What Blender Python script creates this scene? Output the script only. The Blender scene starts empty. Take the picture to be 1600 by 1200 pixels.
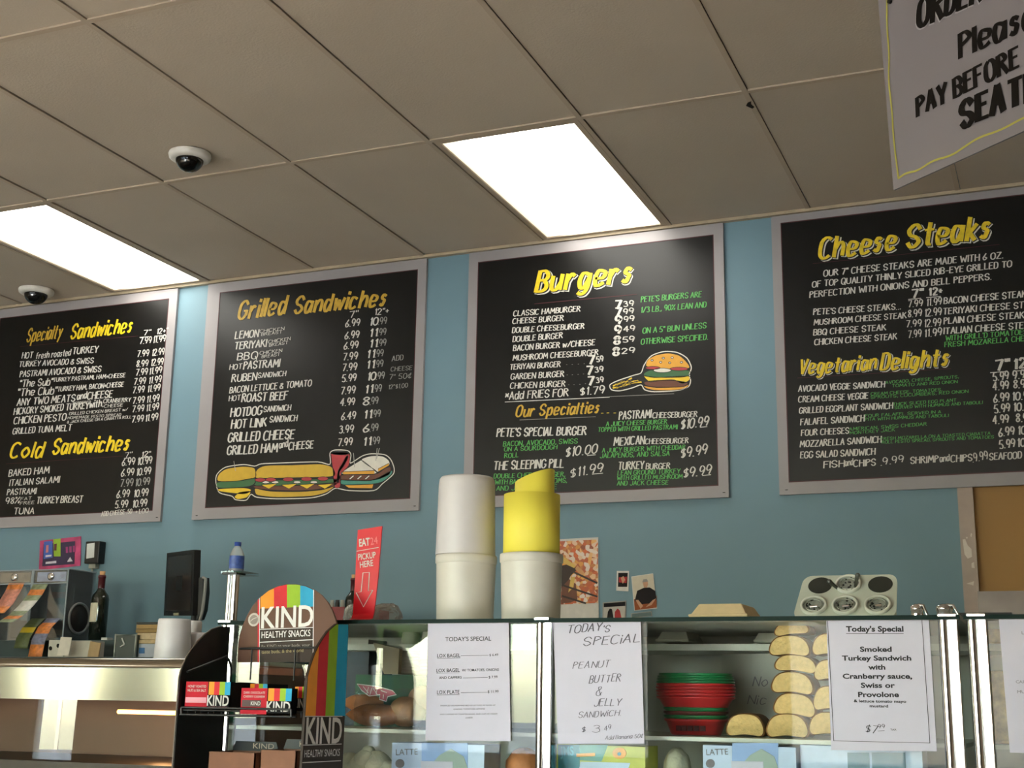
import bpy, bmesh, math, random
from mathutils import Vector, Matrix
# brightness of the place
EXPOSURE = 0.42
SKY_STRENGTH = 5.0
SUN_ENERGY = 72.0
LAMP = 6.0
HEAT = 8.0
HEATW = 0.6
TEAL = (108, 139, 152)
CEILC = (192, 178, 160)
CEILB = (184, 168, 149)
FRAMEC = (150, 145, 146)
ADDED_LIGHTS = [(-5, 4), (-1, 5), (-9, 4)]  # unseen ceiling panels added to brighten the tubs, sheets and floor bounce
random.seed(7)
S = bpy.context.scene
COL = S.collection

# ------------------------------------------------------------------ camera
E = 1.0                                  # eye height above the floor
D = 5.477                                # distance from the eye to the menu wall
F = 2091.6                               # focal length in pixels of a 1600 wide frame
RI = Vector((0.92472365, 0.38030365, 0.01597824))
UP = Vector((0.073377, -0.21929477, 0.97289548))
FW = Vector((-0.37349965, 0.89848703, 0.2306926))
cam = bpy.data.cameras.new('camera'); cam.sensor_width = 36; cam.lens = 36*F/1600
cam.clip_start = 0.02; cam.clip_end = 200
co = bpy.data.objects.new('camera', cam); COL.objects.link(co)
co.matrix_world = Matrix(((RI.x, UP.x, -FW.x, 0), (RI.y, UP.y, -FW.y, 0), (RI.z, UP.z, -FW.z, E), (0, 0, 0, 1)))
S.camera = co

# ------------------------------------------------------------------ sky, daylight, exposure
S.view_settings.view_transform = 'Standard'
S.view_settings.look = 'None'
S.view_settings.gamma = 1
S.view_settings.use_curve_mapping = False
S.view_settings.exposure = EXPOSURE
world = bpy.data.worlds.new('world'); S.world = world; world.use_nodes = True
wn = world.node_tree.nodes; wl = world.node_tree.links
sky = wn.new('ShaderNodeTexSky'); sky.sky_type = 'NISHITA'; sky.sun_disc = False
sky.sun_elevation = math.radians(25); sky.sun_rotation = math.radians(20)
wl.new(sky.outputs[0], wn['Background'].inputs[0]); wn['Background'].inputs[1].default_value = SKY_STRENGTH
sun = bpy.data.lights.new('sun', 'SUN'); sun.energy = SUN_ENERGY; sun.angle = 0.01
so = bpy.data.objects.new('sun', sun); COL.objects.link(so); so.rotation_euler = Vector((0.0, 0.9, -0.42)).to_track_quat("-Z", "Y").to_euler()
WINDOWS = [(-9.0, -8.45), (-7.3, -5.75), (-5.5, -3.0), (-2.0, -0.3)]     # shop front glazing, x ranges
WZ0, WZ1, YF = 0.55, 2.35, -4.2
for a, b in WINDOWS:
    l = bpy.data.lights.new('window_daylight', 'AREA'); l.shape = 'RECTANGLE'; l.size = b-a; l.size_y = WZ1-WZ0
    l.cycles.is_portal = True
    o = bpy.data.objects.new('window_daylight', l); COL.objects.link(o)
    o.location = ((a+b)/2, YF+0.14, (WZ0+WZ1)/2); o.rotation_euler = (math.radians(90), 0, 0)

# ------------------------------------------------------------------ materials
def lin(c):
    r = []
    for v in c:
        v = v/255.0
        r.append(v/12.92 if v <= 0.04045 else ((v+0.055)/1.055)**2.4)
    return (*r, 1)
MATS = {}
def M(name, rgb=None, rough=0.6, metal=0.0, var=0.06, scale=30.0, bump=0.0, bscale=200.0, spec=0.5, emit=None, est=1.0, alpha=None):
    if name in MATS: return MATS[name]
    m = bpy.data.materials.new(name); m.use_nodes = True
    nt = m.node_tree; b = nt.nodes['Principled BSDF']
    b.inputs['Roughness'].default_value = rough; b.inputs['Metallic'].default_value = metal
    b.inputs['Specular IOR Level'].default_value = spec
    tc = nt.nodes.new('ShaderNodeTexCoord')
    nz = nt.nodes.new('ShaderNodeTexNoise'); nz.inputs['Scale'].default_value = scale; nz.inputs['Detail'].default_value = 3
    nt.links.new(tc.outputs['Object'], nz.inputs['Vector'])
    c = lin(rgb)
    ra = nt.nodes.new('ShaderNodeValToRGB')
    ra.color_ramp.elements[0].position = 0.3; ra.color_ramp.elements[1].position = 0.7
    ra.color_ramp.elements[0].color = (*[min(1, v*(1-var)) for v in c[:3]], 1)
    ra.color_ramp.elements[1].color = (*[min(1, v*(1+var)) for v in c[:3]], 1)
    nt.links.new(nz.outputs['Fac'], ra.inputs[0]); nt.links.new(ra.outputs[0], b.inputs['Base Color'])
    if bump:
        n2 = nt.nodes.new('ShaderNodeTexNoise'); n2.inputs['Scale'].default_value = bscale; n2.inputs['Detail'].default_value = 2
        nt.links.new(tc.outputs['Object'], n2.inputs['Vector'])
        bp = nt.nodes.new('ShaderNodeBump'); bp.inputs['Strength'].default_value = bump; bp.inputs['Distance'].default_value = 0.01
        nt.links.new(n2.outputs['Fac'], bp.inputs['Height']); nt.links.new(bp.outputs[0], b.inputs['Normal'])
    if emit:
        b.inputs['Emission Color'].default_value = lin(emit); b.inputs['Emission Strength'].default_value = est
    MATS[name] = m
    return m
def glass(name, tint=(235, 245, 240), ior=1.45, rough=0.0, bump=0.0, bscale=20, haze=0.0):
    m = bpy.data.materials.new(name); m.use_nodes = True; nt = m.node_tree
    for n in list(nt.nodes):
        if n.type != 'OUTPUT_MATERIAL': nt.nodes.remove(n)
    out = [n for n in nt.nodes][0]
    tr = nt.nodes.new('ShaderNodeBsdfTransparent'); tr.inputs[0].default_value = lin(tint)
    gl = nt.nodes.new('ShaderNodeBsdfGlossy'); gl.inputs['Roughness'].default_value = rough
    fr = nt.nodes.new('ShaderNodeFresnel'); fr.inputs[0].default_value = ior
    mx = nt.nodes.new('ShaderNodeMixShader')
    nt.links.new(fr.outputs[0], mx.inputs[0]); nt.links.new(tr.outputs[0], mx.inputs[1]); nt.links.new(gl.outputs[0], mx.inputs[2])
    last = mx
    if haze:
        df = nt.nodes.new('ShaderNodeBsdfDiffuse'); df.inputs[0].default_value = (0.8, 0.8, 0.8, 1)
        m2 = nt.nodes.new('ShaderNodeMixShader'); m2.inputs[0].default_value = haze
        nt.links.new(mx.outputs[0], m2.inputs[1]); nt.links.new(df.outputs[0], m2.inputs[2]); last = m2
    if bump:
        tc = nt.nodes.new('ShaderNodeTexCoord'); n2 = nt.nodes.new('ShaderNodeTexNoise'); n2.inputs['Scale'].default_value = bscale
        nt.links.new(tc.outputs['Object'], n2.inputs['Vector'])
        bp = nt.nodes.new('ShaderNodeBump'); bp.inputs['Strength'].default_value = bump; bp.inputs['Distance'].default_value = 0.02
        nt.links.new(n2.outputs['Fac'], bp.inputs['Height'])
        nt.links.new(bp.outputs[0], gl.inputs['Normal']); nt.links.new(bp.outputs[0], fr.inputs['Normal'])
    nt.links.new(last.outputs[0], out.inputs[0])
    MATS[name] = m
    return m

# ------------------------------------------------------------------ measuring: a pixel's ray meets a plane of the place
def ray(u, v): return (u-800)/F*RI - (v-600)/F*UP + FW
EYE = Vector((0, 0, E))
def at(u, v, y): d = ray(u, v); return EYE + d*(y/d.y)
def atx(u, v, x): d = ray(u, v); return EYE + d*(x/d.x)
def atz(u, v, z): d = ray(u, v); return EYE + d*((z-E)/d.z)
def mpp(u, v, y): return (at(u, v, y)-EYE).dot(FW)/F      # metres per pixel

# ------------------------------------------------------------------ mesh building
class MB:
    def __init__(self): self.v = []; self.f = []; self.m = []; self.s = []
    def add(self, vs, fs, mi=0, sm=False):
        o = len(self.v); self.v += [Vector(p) for p in vs]
        for f in fs: self.f.append([o+i for i in f]); self.m.append(mi); self.s.append(sm)
        return self
    def poly(self, pts, mi=0): return self.add(pts, [list(range(len(pts)))], mi)
    def box(self, a, b, mi=0, rot=None, c=None):
        (x0, y0, z0), (x1, y1, z1) = a, b
        vs = [(x, y, z) for x in (x0, x1) for y in (y0, y1) for z in (z0, z1)]
        if rot is not None:
            c = Vector(c if c is not None else ((x0+x1)/2, (y0+y1)/2, (z0+z1)/2))
            vs = [c + rot @ (Vector(p)-c) for p in vs]
        return self.add(vs, [(0, 1, 3, 2), (4, 6, 7, 5), (0, 4, 5, 1), (2, 3, 7, 6), (0, 2, 6, 4), (1, 5, 7, 3)], mi)
    def slab(self, pts, nrm, th, mi=0, side=None):
        """an outline with thickness th along nrm (towards nrm)"""
        n = len(pts); nrm = Vector(nrm)*th
        pts = [Vector(p) for p in pts]
        back = pts; front = [p+nrm for p in pts]
        self.add(back+front, [list(range(n))[::-1], list(range(n, 2*n))], mi)
        return self.add(back+front, [(i, (i+1) % n, n+(i+1) % n, n+i) for i in range(n)], mi if side is None else side)
    def lathe(self, prof, c=(0, 0, 0), n=32, mi=0, sx=1, sy=1, sm=True, cap=True):
        c = Vector(c); vs = []; fs = []; k = len(prof)
        for i in range(n):
            a = 2*math.pi*i/n
            for r, z in prof: vs.append(c+Vector((r*math.cos(a)*sx, r*math.sin(a)*sy, z)))
        for i in range(n):
            j = (i+1) % n
            for q in range(k-1): fs.append((i*k+q, j*k+q, j*k+q+1, i*k+q+1))
        self.add(vs, fs, mi, sm)
        if cap:
            if prof[0][0] > 1e-5: self.add([vs[i*k] for i in range(n)], [list(range(n))[::-1]], mi)
            if prof[-1][0] > 1e-5: self.add([vs[i*k+k-1] for i in range(n)], [list(range(n))], mi)
        return self
    def tube(self, path, r, n=8, mi=0, closed=False):
        path = [Vector(p) for p in path]; L = len(path); rings = []; up = None
        rr = r if isinstance(r, (list, tuple)) else [r]*L
        for i, p in enumerate(path):
            a = path[(i-1) % L] if (closed or i > 0) else p
            b = path[(i+1) % L] if (closed or i < L-1) else p
            t = (b-a).normalized()
            if up is None: up = Vector((0, 0, 1)) if abs(t.z) < 0.9 else Vector((1, 0, 0))
            s = t.cross(up).normalized(); up = s.cross(t).normalized()
            rings += [p + (s*math.cos(2*math.pi*k/n) + up*math.sin(2*math.pi*k/n))*rr[i] for k in range(n)]
        fs = []
        for i in range(L if closed else L-1):
            j = (i+1) % L
            for k in range(n): fs.append((i*n+k, i*n+(k+1) % n, j*n+(k+1) % n, j*n+k))
        self.add(rings, fs, mi, True)
        if not closed: self.add(rings[:n]+rings[-n:], [list(range(n))[::-1], list(range(n, 2*n))], mi)
        return self
    def ball(self, c, r, n=14, mi=0, noise=0.0, sc=(1, 1, 1), z0=None):
        c = Vector(c); vs = []; fs = []; m = n//2
        for i in range(m+1):
            th = math.pi*i/m
            for j in range(n):
                ph = 2*math.pi*j/n
                q = r*(1+random.uniform(-noise, noise)) if 0 < i < m else r
                p = Vector((math.sin(th)*math.cos(ph)*sc[0], math.sin(th)*math.sin(ph)*sc[1], math.cos(th)*sc[2]))*q
                if z0 is not None: p.z = max(p.z, z0)
                vs.append(c+p)
        for i in range(m):
            for j in range(n): fs.append((i*n+j, (i+1)*n+j, (i+1)*n+(j+1) % n, i*n+(j+1) % n))
        return self.add(vs, fs, mi, True)
    def build(self, name, mats, parent=None, bevel=0.0, sub=0, world=True):
        me = bpy.data.meshes.new(name)
        off = parent_world(parent) if (parent is not None and world) else Vector((0, 0, 0))
        me.from_pydata([p-off for p in self.v], [], self.f)
        if not isinstance(mats, (list, tuple)): mats = [mats]
        for m in mats: me.materials.append(m)
        me.polygons.foreach_set('material_index', self.m)
        me.polygons.foreach_set('use_smooth', self.s)
        me.update()
        o = bpy.data.objects.new(name, me); COL.objects.link(o)
        if parent is not None: o.parent = parent
        if bevel:
            md = o.modifiers.new('bevel', 'BEVEL'); md.width = bevel; md.segments = 2; md.limit_method = 'ANGLE'
        if sub:
            md = o.modifiers.new('sub', 'SUBSURF'); md.levels = sub; md.render_levels = sub
        return o
def parent_world(p):
    v = Vector(p.location); q = p.parent
    while q is not None: v += Vector(q.location); q = q.parent
    return v
def thing(name, label, cat, loc, group=None):
    o = bpy.data.objects.new(name, None); o.empty_display_size = 0.05; COL.objects.link(o); o.location = loc
    return tag(o, label, cat, group)
def tag(o, label, cat, group=None, kind=None):
    o['label'] = label; o['category'] = cat
    if group: o['group'] = group
    if kind: o['kind'] = kind
    return o
def struct(o, kind='structure'): o['kind'] = kind; return o
def dup(root, loc, label=None):
    c = root.copy(); COL.objects.link(c); c.location = loc
    if label: c['label'] = label
    for ch in root.children:
        d = ch.copy(); COL.objects.link(d); d.parent = c
        for g in ch.children:
            e = g.copy(); COL.objects.link(e); e.parent = d
    return c

# ------------------------------------------------------------------ hand lettering: strokes on a 9-high grid (a,b,c = 1,2,3 below the line)
G = {'A': '00 39 60|13 53', 'B': '00 09|~09 39 57 45 05|05 35|~35 53 51 30 00', 'C': '~68 49 29 07 02 20 40 61', 'D': '00 09|~09 39 57 52 30 00',
'E': '59 09 00 50|05 45', 'F': '59 09 00|05 45', 'G': '~67 49 29 07 02 20 40 62|62 64 44', 'H': '00 09|60 69|05 65', 'I': '00 09', 'J': '~59 52 30 10 02',
'K': '00 09|59 04|25 60', 'L': '09 00 50', 'M': '00 19 43 79 80', 'N': '00 09 60 69', 'O': '~29 07 02 20 40 62 67 49 29', 'P': '00 09|~09 39 57 46 04',
'Q': '~29 07 02 20 40 62 67 49 29|43 6a', 'R': '00 09|~09 39 57 46 05|25 60', 'S': '~67 49 29 07 15 44 62 40 20 02', 'T': '09 69|39 30', 'U': '~09 02 20 40 62 69',
'V': '09 30 69', 'W': '09 20 46 70 99', 'X': '09 60|00 69', 'Y': '09 34 69|34 30', 'Z': '09 69 00 60',
'0': '~29 07 02 20 30 52 57 39 29', '1': '17 29 20', '2': '~07 19 39 57 45 00|00 50', '3': '~08 29 48 46 25|~25 45 53 51 30 01', '4': '40 49 03 63', '5': '59 19 05|~05 35 53 51 30 01',
'6': '~49 26 03 10 30 52 43 24 04', '7': '09 59 20', '8': '~25 07 29 47 25 02 20 42 25', '9': '~56 34 14 06 19 39 56 30', '.': '00 10', ',': '11 0a', '"': '09 07|29 27', "'": '09 07',
'&': '~60 17 28 48 46 04 01 20 40 63', '+': '04 44|26 22', '-': '04 44', '/': '00 59', '*': '17 53|57 13|15 55', '$': '~57 38 17 15 44 52 30 11|39 30', '%': '00 69|~08 19 28 17 08|~52 63 61 50 52', '~c': '',
'a': '~55 36 16 03 10 30 54|56 50', 'b': '09 00|~04 26 46 53 40 10 01', 'c': '~55 36 16 03 10 30 51', 'd': '~55 36 16 03 10 30 54|59 50', 'e': '~03 43 55 36 16 03 10 30 51',
'f': '~49 29 17 10|05 35', 'g': '~55 36 16 03 10 30 54|~56 51 4b 2c 0b', 'h': '09 00|~03 26 46 54 50', 'i': '06 00|08 09', 'k': '09 00|46 02|13 40', 'l': '09 00',
'm': '06 00|~03 26 35 30|~33 56 65 60', 'n': '06 00|~03 26 46 54 50', 'o': '~26 04 02 20 30 52 54 36 26', 'p': '06 0c|~04 26 46 53 40 10 01', 'r': '06 00|~03 26 45',
's': '~45 26 15 14 33 32 20 01', 't': '~29 21 30 40|06 46', 'u': '~06 02 10 30 53|56 50', 'v': '06 20 46', 'w': '06 10 35 50 76', 'x': '06 40|46 00', 'y': '06 31|56 1c', 'z': '06 46 00 40',
'¢': '~57 27 03 30 52|49 20', '#': '00 39|20 59|03 63|06 66'}
GL = {}
for ch, d in G.items():
    st = []
    for s in d.split('|'):
        if not s: continue
        sm = s[0] == '~'
        pts = [(int(t[0]), int(t[1]) if t[1].isdigit() else -(ord(t[1])-96)) for t in s.lstrip('~').split()]
        if sm:
            q = []
            for i in range(len(pts)-1):
                p0 = pts[max(i-1, 0)]; p1 = pts[i]; p2 = pts[i+1]; p3 = pts[min(i+2, len(pts)-1)]
                for k in range(4):
                    t = k/4
                    q.append(tuple(0.5*(2*p1[c]+(p2[c]-p0[c])*t+(2*p0[c]-5*p1[c]+4*p2[c]-p3[c])*t*t+(-p0[c]+3*p1[c]-3*p2[c]+p3[c])*t**3) for c in (0, 1)))
            pts = q+[pts[-1]]
        st.append((sm, pts))
    GL[ch] = (st, max([p[0] for _, s in st for p in s] or [3]))
def brush(mb, s, P0, P1, h, n=(0, -1, 0), mi=0, w=1.5, slant=0.1, off=0.0, jit=0.25, shift=(0, 0), gap=2.2, contrast=0.3):
    """letters s drawn with a flat brush from P0 to P1 on a surface with normal n; h = capital height"""
    n = Vector(n).normalized(); ex = (P1-P0); Ln = ex.length; ex.normalize(); up = n.cross(ex).normalized()
    rnd = random.Random(s)
    adv = 0; lay = []
    for ch in s:
        if ch == ' ': adv += 4; continue
        g = GL.get(ch) or GL['.']
        lay.append((adv, g[0])); adv += g[1]+gap+max(0, w-1.5)
    adv = max(adv-gap, 1); sx = Ln/adv; sy = h/9.0; wd = w*min(sy, sx*1.3)/2
    O = P0 + n*off + ex*shift[0]*sy + up*shift[1]*sy
    ns = 0
    for x0, st in lay:
        jx = rnd.uniform(-jit, jit); jy = rnd.uniform(-jit, jit); js = 1+rnd.uniform(-jit, jit)*0.12
        for sm, pts in st:
            q = [Vector(((x0+p[0]+jx)*sx + p[1]*js*sy*slant, (p[1]*js+jy)*sy)) for p in pts]
            segs = [q] if sm else [[q[i], q[i+1]] for i in range(len(q)-1)]
            for sg in segs:
                if len(sg) == 2:
                    t = (sg[1]-sg[0]); t = t.normalized() if t.length > 0 else Vector((1, 0))
                    sg = [sg[0]-t*wd*0.55, sg[1]+t*wd*0.55]
                L = []; R_ = []
                for i, p in enumerate(sg):
                    t = sg[min(i+1, len(sg)-1)]-sg[max(i-1, 0)]
                    t = t.normalized() if t.length > 1e-9 else Vector((1, 0))
                    k = wd*(1-contrast+2*contrast*abs(t.y))*(1+rnd.uniform(-0.05, 0.05))
                    nn = Vector((-t.y, t.x))*k
                    L.append(p+nn); R_.append(p-nn)
                ns += 1; lift = n*((ns % 9)*0.00003)
                vs = [O+lift+ex*p.x+up*p.y for p in L]+[O+lift+ex*p.x+up*p.y for p in R_]; m = len(L)
                mb.add(vs, [(i+m, i+m+1, i+1, i) for i in range(m-1)], mi)
FT = {}
def ftext(s, bold=0.0):
    k = (s, bold)
    if k not in FT:
        c = bpy.data.curves.new('t', 'FONT'); c.body = s; c.offset = bold; c.resolution_u = 3
        o = bpy.data.objects.new('t', c); COL.objects.link(o)
        me = bpy.data.meshes.new_from_object(o)
        FT[k] = ([v.co.xy.copy() for v in me.vertices], [list(p.vertices) for p in me.polygons])
        bpy.data.objects.remove(o); bpy.data.curves.remove(c); bpy.data.meshes.remove(me)
    return FT[k]
CAPH = None
def printed(mb, s, P0, P1, h, n=(0, -1, 0), mi=0, off=0.0005, bold=0.0, mirror=False):
    """printed sans letters fitted between P0 and P1 on the base line"""
    global CAPH
    if CAPH is None: CAPH = max(v.y for v in ftext('H')[0])
    vs, fs = ftext(s, bold)
    n = Vector(n).normalized(); ex = P1-P0; Ln = ex.length; ex.normalize(); up = n.cross(ex).normalized()
    a = min(v.x for v in vs); b = max(v.x for v in vs); sx = Ln/max(b-a, 1e-6); sy = h/CAPH
    mb.add([P0+n*off+ex*(v.x-a)*sx+up*v.y*sy for v in vs], fs, mi)

# ================================================================== the room
XL, XR, YB = -9.6, 4.6, D
CZ = E+2.069                                   # ceiling height
m_wall = M('teal wall paint', TEAL, 0.55, var=0.03, scale=3, bump=0.03, bscale=60)
m_cream = M('cream wall paint', (214, 200, 176), 0.6, var=0.03, scale=3)
m_ceil = M('ceiling tile', CEILC, 0.85, var=0.05, scale=1.6, bump=0.12, bscale=120)
m_bar = M('ceiling grid bar', CEILB, 0.85, var=0.04, scale=8, spec=0.2)
m_dark = M('dark void', (22, 19, 15), 0.9)
b = MB(); b.box((XL, YF, -0.06), (XR, YB+1.2, 0)); struct(b.build('floor', M('floor tile', (146, 133, 119), 0.35, var=0.12, scale=2.0)))
OPX, OPZ = -0.345, E+0.848                     # the wall ends here beside the kitchen opening
b = MB(); b.box((XL, YB, 0), (OPX, YB+0.14, OPZ)); b.box((XL, YB, OPZ), (XR, YB+0.14, CZ+0.14))
struct(b.build('wall_back', m_wall))
b = MB(); b.box((XL-0.14, YF, 0), (XL, YB+0.14, CZ+0.14)); struct(b.build('wall_left', m_cream))
b = MB(); b.box((XR, YF, 0), (XR+0.14, YB+1.2, CZ+0.14)); struct(b.build('wall_right', m_cream))
b = MB(); b.box((XL, YF-0.16, 0), (XR, YF, WZ0)); b.box((XL, YF-0.16, WZ1), (XR, YF, CZ+0.14))
xs = [XL]+[v for w_ in WINDOWS for v in w_]+[XR]
for i in range(0, len(xs), 2): b.box((xs[i], YF-0.16, WZ0), (xs[i+1], YF, WZ1))
struct(b.build('wall_front', M('taupe wall paint', (140, 134, 124), 0.6, var=0.03, scale=3)))
m_alu = M('brushed aluminium', (170, 170, 172), 0.35, 1.0, var=0.03)
m_pane = glass('window glass', (250, 252, 250))
for i, (a, c) in enumerate(WINDOWS):
    w_ = MB(); t = 0.05
    w_.box((a, YF-0.12, WZ0), (c, YF-0.04, WZ0+t)); w_.box((a, YF-0.12, WZ1-t), (c, YF-0.04, WZ1))
    for x in ((a, (a+c)/2-t/2, c-t) if c-a > 1 else (a, c-t)): w_.box((x, YF-0.12, WZ0+t), (x+t, YF-0.04, WZ1-t))
    fr = struct(w_.build('window_%d' % (i+1), m_alu))
    p = MB(); p.box((a+t, YF-0.085, WZ0+t), ((a+c)/2-t/2, YF-0.075, WZ1-t)); p.box(((a+c)/2+t/2, YF-0.085, WZ0+t), (c-t, YF-0.075, WZ1-t))
    p.build('window_pane', m_pane, fr)
# ceiling: lay-in tiles on a visible grid, 2 x 4 feet
TW, TL, X0 = 0.61, 1.218, -2.741
gx = [X0+i*TW for i in range(-12, 13)]; gx = [x for x in gx if XL < x < XR]
gy = [D-0.0-k*TL for k in range(0, 9)]; gy = [y for y in gy if y > YF]
LIGHTS = [(-3, 0), (1, 0)]+ADDED_LIGHTS       # (column, row) counted from the wall
def cell(i, k): x0 = X0+i*TW; return x0, D-(k+1)*TL, x0+TW, D-k*TL
t = MB(); rnd = random.Random(3)
ix0 = int(math.floor((XL-X0)/TW)); ix1 = int(math.ceil((XR-X0)/TW))
for i in range(ix0, ix1):
    for k in range(0, 8):
        if (i, k) in LIGHTS: continue
        x0, y0, x1, y1 = cell(i, k); x0 = max(x0, XL); x1 = min(x1, XR); y0 = max(y0, YF)
        if x1-x0 < 0.05 or y1-y0 < 0.05: continue
        dz = [rnd.uniform(0.0035, 0.0065) for _ in range(4)]
        g = 0.006
        ps = [Vector((x0+g+0.004, y0+g, CZ+dz[0])), Vector((x1-g, y0+g, CZ+dz[1])), Vector((x1-g, y1-g, CZ+dz[2])), Vector((x0+g+0.004, y1-g, CZ+dz[3]))]
        t.slab(ps, (0, 0, 1), 0.016, 0)
t.box((XL-0.14, YF-0.16, CZ+0.14), (XR+0.14, YB+1.2, CZ+0.2), 1)
struct(t.build('ceiling', [m_ceil, m_dark]))
t = MB()
for x in gx:
    t.box((x-0.0105, YF, CZ-0.001), (x+0.0085, YB, CZ+0.003)); t.box((x-0.0105, YF, CZ+0.003), (x-0.002, YB, CZ+0.013))
for y in gy[1:]:
    for i in range(ix0, ix1):
        x0, _, x1, _ = cell(i, 0)
        x0 = max(x0, XL); x1 = min(x1, XR)
        if x1 > x0: t.box((x0+0.0085, y-0.011, CZ-0.001), (x1-0.0105, y+0.011, CZ+0.0115))
struct(t.build('trim_1', m_bar))
t = MB(); t.box((XL, YB-0.024, CZ-0.012), (XR, YB, CZ+0.002)); struct(t.build('trim_2', M('wall angle paint', (176, 160, 134), 0.5)))
t = MB(); p = atz(1171, 164, CZ-0.002)
t.slab([p+Vector(q) for q in ((-0.012, 0.0, 0), (0.004, 0.03, 0), (0.012, 0.02, 0), (0.006, -0.004, 0), (0.012, -0.028, 0), (-0.002, -0.02, 0))], (0, 0, -1), 0.002)
tag(t.build('ceiling_chip', m_dark), 'small dark chip on the ceiling joint right of the centre light panel', 'damage')

# troffer lights
m_steel_white = M('white enamel', (225, 222, 212), 0.4)
def lens_mat(name, e):
    m = bpy.data.materials.new(name); m.use_nodes = True; nt = m.node_tree; bs = nt.nodes['Principled BSDF']
    bs.inputs['Base Color'].default_value = (0.9, 0.9, 0.88, 1); bs.inputs['Roughness'].default_value = 0.3
    tc = nt.nodes.new('ShaderNodeTexCoord'); sp = nt.nodes.new('ShaderNodeSeparateXYZ'); nt.links.new(tc.outputs['Generated'], sp.inputs[0])
    r = nt.nodes.new('ShaderNodeValToRGB'); el = r.color_ramp.elements       # tubes light the middle of the lens, its flanks stay dimmer
    el[0].position = 0.0; el[0].color = (0.12, 0.115, 0.1, 1); el[1].position = 0.24; el[1].color = (1, 1, 1, 1)
    x = r.color_ramp.elements.new(0.11); x.color = (0.17, 0.165, 0.15, 1)
    x = r.color_ramp.elements.new(0.93); x.color = (1, 1, 1, 1); x = r.color_ramp.elements.new(1.0); x.color = (0.4, 0.4, 0.36, 1)
    nt.links.new(sp.outputs['X'], r.inputs[0])
    mu = nt.nodes.new('ShaderNodeMix'); mu.data_type = 'RGBA'; mu.blend_type = 'MULTIPLY'; mu.inputs['Factor'].default_value = 1
    nt.links.new(r.outputs[0], mu.inputs['A']); mu.inputs['B'].default_value = (1.0, 0.97, 0.88, 1)
    nt.links.new(mu.outputs['Result'], bs.inputs['Emission Color']); bs.inputs['Emission Strength'].default_value = e
    return m
m_lens = lens_mat('glowing acrylic lens', LAMP)
for (i, k), lab in zip(LIGHTS, ['lit fluorescent ceiling panel above the specialty sandwiches board', 'lit fluorescent ceiling panel above the burgers board']+['added unseen fill light panel behind the viewer, '+s_ for s_ in ('nearest the menu wall', 'straight behind', 'far left by the side wall')]):
    x0, y0, x1, y1 = cell(i, k); x0 += 0.014; x1 -= 0.012; y0 += 0.013; y1 -= 0.026 if k == 0 else 0.013
    r = thing('ceiling_light', lab, 'light', ((x0+x1)/2, (y0+y1)/2, CZ))
    f_ = MB(); w_ = 0.022
    for a, c in (((x0, y0), (x1, y0+w_)), ((x0, y1-w_), (x1, y1)), ((x0, y0+w_), (x0+w_, y1-w_)), ((x1-w_, y0+w_), (x1, y1-w_))):
        f_.box((a[0], a[1], CZ+0.000), (c[0], c[1], CZ+0.012))
    f_.box((x0, y0, CZ+0.085), (x1, y1, CZ+0.09))
    for a, c in (((x0, y0), (x1, y0+0.003)), ((x0, y1-0.003), (x1, y1)), ((x0, y0), (x0+0.003, y1)), ((x1-0.003, y0), (x1, y1))):
        f_.box((a[0], a[1], CZ+0.012), (c[0], c[1], CZ+0.09))
    f_.build('light_frame', m_bar, r)
    l = MB(); nx, ny = 14, 14; vs = []; a0, a1, b0, b1 = x0+w_, x1-w_, y0+w_, y1-w_
    for j in range(ny+1):
        for q in range(nx+1):
            u, v = q/nx, j/ny
            sag = 0.016*min(1, 3.2*min(u, 1-u))*min(1, 6*min(v, 1-v))
            vs.append((a0+(a1-a0)*u, b0+(b1-b0)*v, CZ+0.006-sag))
    l.add(vs, [(j*(nx+1)+q, (j+1)*(nx+1)+q, (j+1)*(nx+1)+q+1, j*(nx+1)+q+1) for j in range(ny) for q in range(nx)], 0, True)
    l.build('diffuser', m_lens, r)

# dome cameras
m_black_gloss = M('smoked dome', (14, 13, 13), 0.12)
m_white_pl = M('white plastic', (222, 218, 210), 0.4)
for (u, v), px, lab in (((297, 243), 66, 'dome security camera on the ceiling between two rows of plain tiles'), ((57, 455), 54, 'dome security camera on the ceiling left of the lit panel, near the wall')):
    c = atz(u, v-2, CZ); R_ = 0.5*px*(c-EYE).dot(FW)/F
    r = thing('dome_camera', lab, 'camera', c)
    q = MB(); q.lathe([(R_*0.98, 0.0), (R_, -0.006), (R_*0.96, -0.018), (R_*0.82, -0.026), (R_*0.66, -0.026)], c, 40); q.build('mounting_ring', m_white_pl, r)
    q = MB(); q.lathe([(R_*0.655*math.cos(a), -0.022-R_*0.62*math.sin(a)) for a in [i*math.pi/2/10 for i in range(11)]], c, 36); q.build('dome', m_black_gloss, r)

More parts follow.
